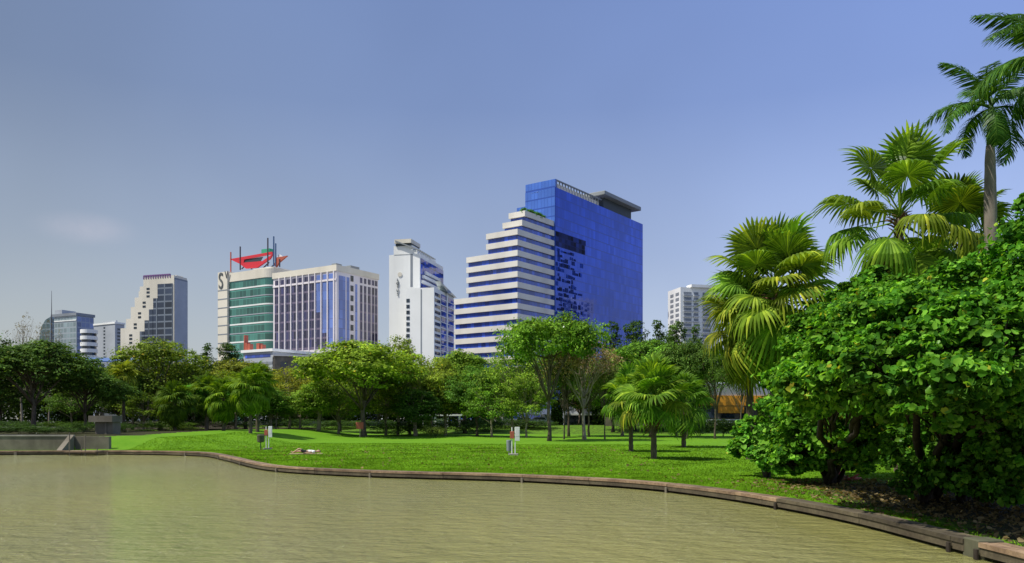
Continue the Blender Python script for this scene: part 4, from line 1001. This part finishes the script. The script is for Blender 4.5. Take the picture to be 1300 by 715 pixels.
for (a, c) in ((451, 453.5), (457, 460), (462, 465), (467, 470.5), (472, 475), (476, 479)):
    if a > 455: b.box('window', 'purpleglass', b.Rt(a), b.Rt(c), -0.06, 0.1, b.z(353), b.z(346))
    b.box('window_strip', 'purpleglass' if a > 455 else 'skyglass', b.Rt(a), b.Rt(c), -0.08, 0.1, 0, b.z(356))

for (x_, y_, w_, h_) in ((4, 4, 3, 1.6), (9, 12, 4, 2.2), (6, 22, 2.5, 1.5), (14, 6, 5, 2.6)): b.box('roof_unit', 'roofgrey', x_, x_+w_, y_, y_+w_*.8, zt, zt+h_+.3)
# --- green glass building with the red roof sign
b = Bld('green_glass_building', 'green glass building with curved corner and large letter S on its white slab', 345.5, 325, .53, .85)
Lg = b.Lt(288); zt = b.z(351); Lw0, Lw1 = b.Lt(291), b.Lt(279)
def rounded(r, x1, y1, ins=0.0):
    pts = [(x1, ins), (r, ins)]
    for k in range(1, 9):
        a = -PI/2-k*PI/18; pts.append((r+math.cos(a)*(r-ins), r+math.sin(a)*(r-ins)))
    pts += [(ins, r), (ins, y1)] + [(x1, y1)]
    q = []
    for p in pts:
        if not q or (abs(p[0]-q[-1][0])+abs(p[1]-q[-1][1])) > 0.05: q.append(p)
    return q[::-1]
MB().prism(rounded(5, 24, Lg, 0.0), 0, zt).build('glass_wall', M['greenglass'], b.e)
MB().prism(rounded(5.3, 24.2, Lg+.2, -0.3), zt, b.z(339.5)).build('cream_parapet', M['cream'], b.e)
MB().prism(rounded(3.5, 22, b.Lt(318), 1.5), b.z(339.5), b.z(337)).build('roof_drum', M['beige'], b.e)
z = zt-3.6; k = 0
while z > 8:
    MB().prism(rounded(5.15, 24.1, Lg, -0.15), z, z+(0.42 if k % 2 else 0.6)).build('floor_line', M['palegrey' if k % 2 else 'white'], b.e); z -= 3.72; k += 1
b.box('sign_slab', 'cream', -1.0, 4, Lw0, Lw1, 0, b.z(345, Lw0)); 
z = b.z(345, Lw0)-8
while z > 8:
    b.box('slab_groove', 'midgrey', -1.06, -0.9, Lw0+.05, Lw1-.05, z, z+0.45); z -= 3.72
o = text('S', 9.6, M['letter'], b.e); o.location = (-1.15, b.Lt(283.2), b.z(357, Lw0)); o.rotation_euler = (PI/2, 0, -PI/2); o.scale = (.72, 1, 1)
o = text('V', 4.4, M['letter'], b.e); o.location = (-1.15, b.Lt(290.3), b.z(349.8, Lw0)); o.rotation_euler = (PI/2, 0, -PI/2); o.scale = (.8, 1, 1)
gb = b
# red roof frame: a thing of its own bolted on the roof
rf = thing('rooftop_frame', 'red kite shaped steel frame with masts on the green glass building', 'roof structure', tuple(b.e.location), b.e.rotation_euler.z)
def pl(pts, x0, x1, mat, name, c=2.0):
    MB().plate(c+x0, c+x1, [(b.Lt(px, c), b.z(py, b.Lt(px, c))) for px, py in pts]).build(name, M[mat], rf)
pl([(291.5, 328), (345, 318.5), (346, 321.5), (310, 328.5)], 0, .8, 'red', 'upper_beam')
pl([(291.5, 328), (310, 328.2), (309, 332.5), (304, 334)], 0.02, .82, 'red', 'left_wing')
pl([(304, 334), (309, 332.5), (333, 330.5), (346, 321.5), (342, 328), (326, 339), (312, 340)], -.02, .78, 'red', 'lower_wing')
pl([(310, 328.5), (333, 325), (330, 330.6), (309, 332.6)], .3, .5, 'darkroof', 'dark_mesh')
pl([(348, 336), (350, 326), (364, 323.5), (354, 332), (350, 338)], .1, .9, 'redbrown', 'right_wing')
pl([(349, 326), (352, 321), (357, 325), (352, 328)], .95, 1.4, 'whitepaint', 'dish')
pl([(327, 313.5), (337, 312), (337, 318), (327, 319.3)], 2.0, 4.0, 'greennet', 'green_netting', 4)
for px, pt, pb, m_ in ((293, 319, 345, 'redbrown'), (305, 312, 342, 'mast'), (340, 301, 337, 'mast'), (347.5, 299, 337, 'bluesteel'), (350, 308, 337, 'bluesteel'), (355, 328, 338, 'mast')):
    yy = b.Lt(px, 2.0); MB().box(1.8, 2.2, yy-.2, yy+.2, b.z(pb, yy), b.z(pt, yy)).build('mast', M[m_], rf)
for px in (308, 320, 334, 343): 
    yy = b.Lt(px, 4.0); MB().tube([(3.5, yy, b.z(340, yy)), (5.5, yy-2, b.z(331, yy))], 0.25, 6).build('brace', M['mast'], rf)
# low wing in front
b = Bld('low_annex', 'low blue grey annex with small red roof blocks before the green glass building', 346, 262, .53, .85)
t1 = b.Lt(309)
b.box('wall', 'palegrey', 0, 20, 0, t1, 0, b.z(443)); b.box('eaves', 'white', -.6, 20.5, -.6, t1+.6, b.z(446), b.z(442.5)); b.box('window_band', 'bandglass', -0.08, .1, 1, t1-1, b.z(453), b.z(449))
b.box('lower_band', 'midgrey', -0.1, .1, 0, t1, b.z(462), b.z(459))
for (pa, pb_, ta) in ((309.5, 310.6, 422), (311, 313.5, 432), (314, 317, 434), (325.5, 329, 434), (331, 333, 436)):
    b.box('roof_block', 'redbrown', 1, 2.5, b.Lt(pb_, 1), b.Lt(pa, 1), b.z(443), b.z(ta))
b = Bld('stone_annex', 'low beige stone annex at the foot of the pink office block', 348, 255, .95, .3)
b.box('wall', 'oldconc', 0, 24, 0, 10, 0, b.z(452)); b.box('cornice', 'beige', -.3, 24.3, -.4, 10, b.z(452), b.z(450))
for k in range(5): b.box('window', 'darkglass', 2+k*4.2, 4+k*4.2, -0.08, .1, b.z(466), b.z(459))

# --- stepped beige tower, left
b = Bld('stepped_tower', 'stepped beige hotel tower with purple crown railing, left of centre', 221, 430, .30, .954)
b_u = b
Rr = b.Rt(237.5); zt = b.z(352)
steps = [(182, 352), (177.5, 364), (176, 370), (171, 378), (166, 390), (160, 405), (153, 417)]
y_prev = 0
for i, (px, py) in enumerate(steps):
    yy = b.Lt(px); b.box('wall', 'cream', 0, Rr*(0.9 if i else 1), y_prev, yy, 0, b.z(py, yy)); y_prev = yy
b.box('side_wall', 'palegrey', 0.3, Rr+.1, -0.3, 0, 0, b.z(354.5))
b.box('side_wall_top', 'midgrey', 0.2, Rr+.2, -.2, .8, b.z(356), b.z(352.5))
gs = [(220, 200.5, 361), (200.5, 195, 379), (195, 189.5, 393), (189.5, 184, 407), (184, 178, 421)]
for (pa, pb_, py) in gs: b.box('balcony_grid', 'gridglass', -0.35, 0.05, b.Lt(pa)+.3, b.Lt(pb_), 0, b.z(py, b.Lt(pb_)))
for px, pys in ((188, (365.5, 370, 375)), (183, (383, 388)), (177.2, (396.5, 401.5)), (171.7, (410.5, 415)), (166, (424.5, 429, 434)), (193, (345, )) ):
    for py in pys:
        if py > 350: y_ = b.Lt(px); b.box('window', 'darkglass', -0.1, .1, y_-1.0, y_+1.0, b.z(py+2.6, y_), b.z(py, y_))
mb = MB(); mb.box(-.2, .3, b.Lt(216), b.Lt(182.5), b.z(350)+.4, b.z(348)+.2); 
for k in range(12):
    yy = b.Lt(216)+(b.Lt(182.5)-b.Lt(216))*k/11; mb.box(-.2, .3, yy-.3, yy+.3, zt, b.z(348))
mb.box(-.3, .4, b.Lt(216), b.Lt(182.5), b.z(348.6), b.z(347.2)); mb.build('crown_railing', M['purplepaint'], b.e)
b.box('roof_house', 'cream', 3, Rr-2, b.Lt(219), b.Lt(213), zt, b.z(348))

# --- far left group
b = Bld('grey_tower', 'grey green glass office block behind the radio mast, far left', 97, 520, .42, .9)
Rr = b.Rt(119); Ll = b.Lt(66)
b.box('glass_wall', 'greyglass', 0, Rr, 0, Ll, 0, b.z(398.5)); b.box('blue_side', 'hazeblue', .5, Rr-.3, -.2, 0, 0, b.z(401)); b.box('roof_slab', 'midgrey', -.6, Rr+.6, -.6, Ll+.4, b.z(400.5), b.z(397)); b.box('roof_fascia', 'white', -.3, .1, 0, Ll, b.z(407), b.z(405.6)); b.box('roof_house', 'palegrey', 2, 12, b.Lt(75), Ll, b.z(397), b.z(391))
b = Bld('glass_wedge', 'dark teal curved glass building at the far left behind the bare trees', 64, 500, .2, .98)
T0 = b.Lt(50); MB().plate(0, 3, [(0, 0), (T0, 0), (T0, b.z(428, T0)), (T0*.8, b.z(414)), (T0*.45, b.z(406)), (0, b.z(402))]).build('glass_wall', M['tealglass'], b.e)
mb = MB(); mb.tube([(0, 0, 0), (0, 0, 34), (0, 0, 38), (0, 0, 42)], [.2, .14, .09, .05], 6)
o = mb.build('radio_mast', M['mast']); o.location = (X(65.5, 250), 250, 0); tag(o, 'thin dark radio mast rising before the grey glass block', 'mast')
b = Bld('round_tower', 'small white round tower with dark ribbon windows, far left', 113, 420, 1, 0)
def disc(r, n=28): return [(math.cos(k*2*PI/n)*r, math.sin(k*2*PI/n)*r) for k in range(n)]
MB().prism(disc(3.6), 0, b.z(420)).build('window_core', M['darkglass'], b.e); z = b.z(419)
while z > 10: MB().prism(disc(4.1), z-1.9, z).build('white_band', M['white'], b.e); z -= 3.35
b = Bld('office_slab', 'pale grey office slab between the round tower and the stepped tower', 146, 480, .5, .86)
Ll = b.Lt(119); Rr = b.Rt(158)
b.box('wall', 'palegrey', 0, Rr, 0, Ll, 0, b.z(409)); b.box('roof_house', 'palegrey', 2, Rr-3, b.Lt(143), b.Lt(126), b.z(409), b.z(406)); b.box('parapet', 'white', -.4, Rr+.3, -.4, Ll, b.z(411), b.z(408.8))
for k in range(13): b.box('window', 'darkglass', -0.1, .1, b.Lt(133.5), b.Lt(131.5), b.z(416+k*4.2), b.z(414+k*4.2)); b.box('side_window', 'darkglass', 1.5, Rr-1, -.12, .1, b.z(419+k*4.4), b.z(416.6+k*4.4))
b = Bld('blue_roofed_hall', 'low white hall with a blue metal roof below the round tower', 112, 300, .97, .22)
b.box('wall', 'white', 0, 16, 0, 9, 0, b.z(461)); 
mb = MB(); z1 = b.z(460); z2 = b.z(453.5)
mb.add([(-9, -1, z1), (19, -1, z1), (19, 9, z2), (-9, 9, z2), (-9, -1, z1+.5), (19, -1, z1+.5), (19, 9, z2+.5), (-9, 9, z2+.5)], [(0,3,2,1),(4,5,6,7),(0,1,5,4),(1,2,6,5),(2,3,7,6),(3,0,4,7)]); mb.build('roof', M['bluepaint'], b.e)
b.box('peach_wall', 'peach', -4.6, 0, 0.4, 9, 0, b.z(461)); b.box('grey_wall', 'palegrey', -9, -4.6, .6, 9, 0, b.z(461))
for k in range(4): b.box('window', 'darkglass', 3.6+k*3, 5.6+k*3, -0.08, .1, b.z(467), b.z(463.5))
b.box('ledge', 'palegrey', -9, 19, -1.5, 0, b.z(471), b.z(469.5))
# --- white apartment tower, right
b = Bld('apartment_tower', 'white apartment tower with rows of balconies seen beside the fan palms', 864, 380, .97, .24)
Ll = b.Lt(848); Rr = b.Rt(912); zt = b.z(364.5)
b.box('wall', 'white', 0, Rr, 0, Ll, 0, zt); b.box('parapet', 'white', 5, Rr, -1.5, 4, zt, b.z(361)); z = zt-2.2; fh = 6.7/F*380
while z > 20:
    b.box('window', 'midgrey', -0.1, .1, Ll*.12, Ll*.38, z-1.4, z); b.box('window', 'midgrey', -0.1, .1, Ll*.55, Ll*.8, z-1.4, z)
    for (xa, xb) in ((1.6, 5.6), (6.8, 9.2), (11.5, 15.5)):
        b.box('balcony', 'midgrey', xa, xb, -.1, .1, z-1.5, z); b.box('balcony_front', 'palegrey', xa-.2, xb+.2, -.9, 0, z-1.9, z-1.35)
    z -= fh

# ------------------------------------------------------------------ low things behind the trees
b = Bld('shop_building', 'low shop with white upper wall and bright orange band behind the trees', 886, 150, .99, .1)
b.box('wall', 'oldconc', 0, 22, 0.4, 8, 0, 4.6); b.box('orange_band', 'orange', 0, 22, 0.1, .6, 4.6, 6.5); b.box('upper_wall', 'palegrey', -.4, 22.4, 0.3, 8, 6.5, 8.8)
for k in range(6): b.box('window', 'darkglass', 1+k*3.6, 3.6+k*3.6, .3, .6, 2.3, 4.2)
b.box('orange_panel', 'orange', 4, 9, .15, .38, 3.2, 4.5)
def railing(px0, px1, D, z0, label, mat='whitepaint', h=1.0, name='railing'):
    xa, xb = X(px0, D), X(px1, D); t = thing(name, label, 'railing', (xa, D, z0)); n = max(2, int((xb-xa)/1.6))
    for k in range(n+1): MB().box((xb-xa)*k/n-.05, (xb-xa)*k/n+.05, -.05, .05, 0, h).build('post', M[mat], t)
    MB().box(0, xb-xa, -.04, .04, h-.1, h+.02).build('top_rail', M[mat], t); MB().box(0, xb-xa, -.03, .03, h*.45, h*.45+.08).build('mid_rail', M[mat], t)
railing(884, 962, 140, 1.0, 'white metal railing before the orange banded shop')
b = Bld('grey_shop', 'grey shopfront with a round crimson sign behind the dry tree', 716, 150, .99, .05)
b.box('wall', 'palegrey', 0, 9, 0, 6, 0, 6.9); b.box('ledge', 'white', -.3, 12, -.8, 0, 2.8, 3.1); b.box('window', 'darkglass', .6, 8, -.08, 0, 1.2, 2.7)
MB().tube([(2.6, 0, 0), (2.6, .3, 0)], 0.01, 3)
o = MB().tube([(3.4, -.3, 5.4), (3.4, -.02, 5.4)], 1.5, 24).build('round_sign', M['magenta'], b.e)
o2 = MB().tube([(3.9, -.4, 5.0), (3.9, -.32, 5.0)], .8, 18).build('sign_centre', M['pinkgrey'], o)
xa, xb = X(768, 128), X(872, 128)
o = MB().box(0, xb-xa, 0, .35, -.6, 1.5).build('boundary_wall', M['oldconc']); o.location = (xa, 128, .9); tag(o, 'brownish low wall behind the two small fan palms', 'wall')
xa, xb = X(300, 134), X(520, 134)
o = MB().box(0, xb-xa, 0, .3, -.6, .75).build('boundary_wall', M['concrete']); o.location = (xa, 134, .95); tag(o, 'long pale boundary wall behind the middle trees', 'wall')
o = MB().box(0, X(300, 120)-X(160, 120), 0, .3, -.6, .9).build('boundary_wall', M['oldconc']); o.location = (X(160, 120), 120, .8); tag(o, 'grey boundary wall behind the drooping fan palms', 'wall')
# pergola
t = thing('pergola', 'low white pergola frame between the tree trunks left of the notice post', 'pergola', (X(536, 126), 126, G(X(536, 126), 126)))
for k in range(4): MB().box(k*1.9, k*1.9+.28, 0, .28, -.3, 1.75).build('post', M['whitepaint'], t)
MB().box(-.5, 6.6, -.15, .45, 1.75, 2.0).build('beam', M['whitepaint'], t); MB().box(1.6, 3.4, .6, .8, -.3, 1.3).build('panel', M['whitepaint'], t)
# pump house and retaining wall at left
t = thing('pump_house', 'low concrete pump house with flat slab roof at the left shore', 'hut', (X(112, 64), 64, .86))
MB().box(0, 1.9, 0, 1.7, 1.0, 1.5).build('roof_slab', M['oldconc'], t); MB().box(.4, 1.8, .3, 1.6, -.1, 1.0).build('wall', M['oldconc'], t)
MB().box(1.2, 1.35, .2, .3, -.1, .98).build('pillar', M['oldconc'], t)
b = Bld('lit_kiosk', 'small sunlit cream kiosk glimpsed behind the pump house', 124, 110, 1, 0)
b.box('wall', 'cream', 0, 2.6, 0, 2, 0, 3.6); b.box('door', 'oldconc', .3, .9, -.06, 0, 1, 3.2); b.box('roof', 'white', -.2, 2.8, -.3, 2, 3.6, 3.75)
t = thing('retaining_wall', 'stained concrete retaining wall along the lake at far left', 'wall', (-29.8, 54.2, 0))
MB().box(-60, 0, 0, .45, -.5, .93).build('wall', M['oldconc'], t); MB().box(-60.1, .05, -.05, .5, .93, 1.02).build('coping', M['concrete'], t)
MB().box(.0, 2.4, .4, .75, -.5, .9).build('return_wall', M['oldconc'], t)
mb = MB(); mb.add([(-.1, 0, 1.02), (-.1, -1.5, 0.03), (.25, -1.5, 0.03), (.25, 0, 1.02), (-.1, 0, -.4), (-.1, -1.5, -.4), (.25, -1.5, -.4), (.25, 0, -.4)], [(0,1,2,3),(7,6,5,4),(0,4,5,1),(1,5,6,2),(2,6,7,3),(3,7,4,0)]); mb.build('sloping_end', M['oldconc'], t)
t = thing('landing_stage', 'low wooden landing stage with thin posts beside the wall end', 'landing stage', (X(92, 52), 51.9, 0))
MB().box(0, 2.0, -.9, .2, -.02, .06).build('deck', M['wood'], t)
for k, hh in enumerate((1.25, .3, 1.1, .25)): MB().tube([(.3+k*.5, -.8+.5*(k % 2), -.9), (.3+k*.5, -.8+.5*(k % 2), hh)], .035, 8).build('post', M['oldconc'], t)
# white cars
def car(px, D, z0, mat, label, body='car', rz=0.0):
    t = thing('parked_car' if body == 'car' else 'parked_van', label, body, (X(px, D), D, z0), rz)
    if body == 'car': prof = [(-2.1, .35), (2.1, .35), (2.15, .75), (1.3, .95), (.75, 1.42), (-.95, 1.45), (-1.6, 1.0), (-2.15, .9)]; cab = [(.98, .98), (.66, 1.34), (-.88, 1.37), (-1.36, 1.0)]
    else: prof = [(-2.3, .35), (2.3, .35), (2.35, .95), (1.9, 1.15), (1.4, 1.95), (-2.25, 2.0)]; cab = [(1.75, 1.18), (1.35, 1.8), (.2, 1.8), (.2, 1.18)]
    n = len(prof); mb = MB(); mb.add([(x, -.82, z) for x, z in prof]+[(x, .82, z) for x, z in prof], [list(range(n))[::-1], list(range(n, 2*n))]+[(i, (i+1) % n, (i+1) % n+n, i+n) for i in range(n)])
    bevel(mb.build('body', M[mat], t), .06, 2); n = len(cab)
    mb = MB()
    for sg in (-1, 1):
        mb.add([(x, sg*.825, z) for x, z in cab], [list(range(n))])
    mb.build('side_window', M['darkglass'], t)
    for x in (-1.35, 1.35):
        for y in (-.78, .78):
            w_ = MB().tube([(x, y-.1, .33), (x, y+.1, .33)], .33, 18).build('wheel', M['tyre'], t); MB().tube([(x, y-.11, .33), (x, y+.11, .33)], .18, 12).build('rim', M['steel'], w_)
    for y in (-.6, .6): MB().box(2.08, 2.2, y-.14, y+.14, .62, .76).build('headlight', M['lamp'], t)
car(686, 138, 1.0, 'carwhite', 'white parked car glimpsed left of the tall straight trunk')
car(664, 142, 1.0, 'carsilver', 'silver parked car glimpsed behind the trees above the bin', rz=PI)
car(640, 146, 1.0, 'carwhite', 'white parked van glimpsed behind the deep green tree', 'van')
car(702, 147, 1.0, 'carsilver', 'silver parked van glimpsed before the grey shopfront', 'van')

# notice posts, bin, board
def notice(px, D, label, hh=1.55):
    x = X(px, D); t = thing('notice_post', label, 'sign post', (x, D, G(x, D)))
    bevel(MB().box(-.26, .26, -.2, .2, -.02, .1).build('concrete_base', M['concrete'], t), .02, 1)
    for sx in (-.09, .09): MB().tube([(sx, 0, .1), (sx, 0, hh)], .028, 10).build('post', M['whitepaint'], t)
    bevel(MB().box(-.2, .04, -.07, -.03, hh-.62, hh-.22).build('red_board', M['redbrown'], t), .01, 1)
    bd = bevel(MB().box(.08, .34, -.06, -.02, hh-.75, hh+.02).build('white_board', M['whitepaint'], t), .01, 1)
    MB().box(.12, .30, -.066, -.062, hh-.5, hh-.12).build('pink_panel', M['pinkgrey'], bd)
    return t
notice(652, 44.5, 'pale notice post with white board beside the grey bin on the lawn')
notice(339.5, 56, 'red and white notice post before the drooping fan palms at left', 1.6)
x = X(646, 44.8); t = thing('litter_bin', 'slim grey litter bin on a post beside the pale notice post', 'bin', (x, 44.8, G(x, 44.8)))
MB().tube([(0, 0, 0), (0, 0, .25)], .03, 8).build('post', M['steel'], t); bevel(MB().tube([(0, 0, .22), (0, 0, .25), (0, 0, .8), (0, 0, .84)], [.11, .12, .14, .13], 18).build('bucket', M['midgrey'], t), .005, 1)
x = X(331, 55.5); t = thing('litter_bin', 'round olive litter bin on a thin post before the fan palms', 'bin', (x, 55.5, G(x, 55.5)))
MB().tube([(0, 0, -.05), (0, 0, .55)], .035, 8).build('post', M['mast'], t); MB().tube([(0, 0, .5), (0, 0, .56), (0, 0, 1.0), (0, 0, 1.06)], [.1, .24, .26, .18], 18).build('bucket', M['mossy'], t)
x = X(457, 91); t = thing('red_board', 'small red board on a thin post beside the tallest spreading tree', 'sign', (x, 91, G(x, 91)))
MB().tube([(0, 0, -.05), (0, 0, 1.1)], .05, 8).build('post', M['palebark'], t); bevel(MB().box(-.45, .4, -.06, .06, .95, 1.7).build('board', M['redbrown'], t), .03, 1)
# dry frond heap under the bush
t = thing('dry_frond_heap', 'heap of reddish brown dry fronds under the bush beside the dark trunk', 'plant litter', (X(1078, 27.6), 27.6, G(X(1078, 27.6), 27.6)))
rnd = random.Random(4); mb = MB()
for k in range(9):
    a = rnd.uniform(-.3, PI+.3); e = rnd.uniform(.2, 1.2); l_ = rnd.uniform(.35, .65)
    mb.tube([(rnd.uniform(-.2, .2), 0, 0), (math.cos(a)*l_*.5, rnd.uniform(-.2, .2), l_*.45*e), (math.cos(a)*l_, rnd.uniform(-.3, .3), l_*e*.8)], [.04, .045, .012], 6)
mb.build('stalks', M['redbrown'], t, True)
mb = MB(); f = fan_frond(5, .42, .05, .4, 12, 200); mb.add(f.v, f.f); o = mb.build('frond', M['deadfrond'], t); o.matrix_local = frond_matrix(Vector((-.1, -.1, .12)), 2.8, .25, .3)

# ------------------------------------------------------------------ person lying on the lawn
def skin_mesh(name, verts, edges, mat, levels=2):
    me = bpy.data.meshes.new('t'); me.from_pydata([v[:3] for v in verts], edges, [])
    o = bpy.data.objects.new('t', me); COL.objects.link(o)
    m = o.modifiers.new('s', 'SKIN'); m.use_smooth_shade = True
    for i, v in enumerate(verts):
        me.skin_vertices[0].data[i].radius = (v[3], v[4] if len(v) > 4 else v[3]); me.skin_vertices[0].data[i].use_root = (i == 0)
    sb = o.modifiers.new('u', 'SUBSURF'); sb.levels = levels; sb.render_levels = levels
    dg = bpy.context.evaluated_depsgraph_get(); dg.update()
    r = bpy.data.meshes.new_from_object(o.evaluated_get(dg)); COL.objects.unlink(o); bpy.data.objects.remove(o)
    r.name = name; r.materials.clear(); r.materials.append(mat)
    for p in r.polygons: p.use_smooth = True
    return r
def person():
    D = 48.6; x = X(389, D); z0 = G(x, D)
    mt = MB(); mt.box(-1.0, .95, -.36, .36, 0, .025); o = mt.build('mat', M['mat']); o.location = (x, D, z0+.012); o.rotation_euler = (0, 0, .16); bevel(o, .01, 2)
    tag(o, 'thin tan mat under the lying person on the lawn', 'mat')
    t = thing('person', 'person in white shirt and dark shorts lying on their back on the lawn', 'person', (x, D, z0+.04), .16)
    # along +x: feet at -0.85, head at +0.8
    H_ = .11
    body = [(-.02, 0, H_, .13, .10), (.18, 0, H_+.01, .12, .095), (.38, 0, H_+.02, .15, .10), (.52, 0, H_, .09, .075), (.58, 0, H_, .05, .05), (.66, 0, H_+.02, .085, .08), (.76, 0, H_+.03, .095, .085), (.81, 0, H_+.03, .05, .05),
        (-.08, -.10, H_, .085), (-.42, -.13, .30, .058), (-.60, -.12, .17, .05), (-.80, -.11, .05, .033), (-.86, -.11, .09, .03), (-.84, -.11, .14, .022),
        (-.08, .10, H_, .085), (-.46, .15, .13, .058), (-.66, .16, .10, .048), (-.88, .17, .06, .033), (-.92, .17, .11, .03), (-.90, .18, .16, .022),
        (.46, -.19, H_, .055), (.24, -.30, .07, .042), (.02, -.27, .06, .032), (-.06, -.25, .06, .03, .018),
        (.46, .19, H_, .055), (.62, .36, .08, .042), (.76, .22, .07, .032), (.80, .13, .06, .03, .018)]
    ed = [(0,1),(1,2),(2,3),(3,4),(4,5),(5,6),(6,7),(0,8),(8,9),(9,10),(10,11),(11,12),(12,13),(0,14),(14,15),(15,16),(16,17),(17,18),(18,19),(3,20),(20,21),(21,22),(22,23),(3,24),(24,25),(25,26),(26,27)]
    # fingers
    for (h, dx, dy) in ((23, -1, 0), (27, .35, -.9)):
        hx, hy, hz = body[h][:3]
        for k in range(5):
            sp = (k-2)*.018; l_ = (.05, .07, .075, .07, .055)[k]
            nx, ny = -dy, dx; i = len(body)
            body.append((hx+dx*.03+nx*sp, hy+dy*.03+ny*sp, hz, .009)); body.append((hx+dx*(.03+l_)+nx*sp*1.4, hy+dy*(.03+l_)+ny*sp*1.4, hz-.02, .007)); ed += [(h, i), (i, i+1)]
    mobj('body', skin_mesh('body', body, ed, M['skin']), t)
    sh_ = [(-.02, 0, H_, .145, .115), (.18, 0, H_+.01, .14, .115), (.38, 0, H_+.02, .17, .12), (.50, 0, H_, .10, .085), (.45, -.19, H_, .072), (.33, -.26, .085, .062), (.45, .19, H_, .072), (.54, .28, .095, .062)]
    mobj('shirt', skin_mesh('shirt', sh_, [(0,1),(1,2),(2,3),(2,4),(4,5),(2,6),(6,7)], M['shirt']), t)
    so_ = [(.0, 0, H_, .15, .12), (-.10, -.10, H_+.005, .108), (-.33, -.125, .245, .082), (-.10, .10, H_+.005, .108), (-.34, .14, .135, .082)]
    mobj('shorts', skin_mesh('shorts', so_, [(0,1),(1,2),(0,3),(3,4)], M['shorts']), t)
    mobj('hair', skin_mesh('hair', [(.80, 0, H_+.01, .095, .088), (.84, 0, H_+.01, .06, .06)], [(0,1)], M['hair']), t)
    fc = MB()
    fc.tube([(.70, 0, H_+.11), (.715, 0, H_+.135), (.74, 0, H_+.115)], [.012, .017, .01], 6); fc.build('nose', M['skin'], t, True)
    for sy in (-.032, .032): MB().tube([(.745, sy, H_+.105), (.745, sy, H_+.118)], .012, 8).build('eye', M['hair'], t)
    MB().box(.672, .68, -.024, .024, H_+.095, H_+.108).build('mouth', M['redbrown'], t)
person()
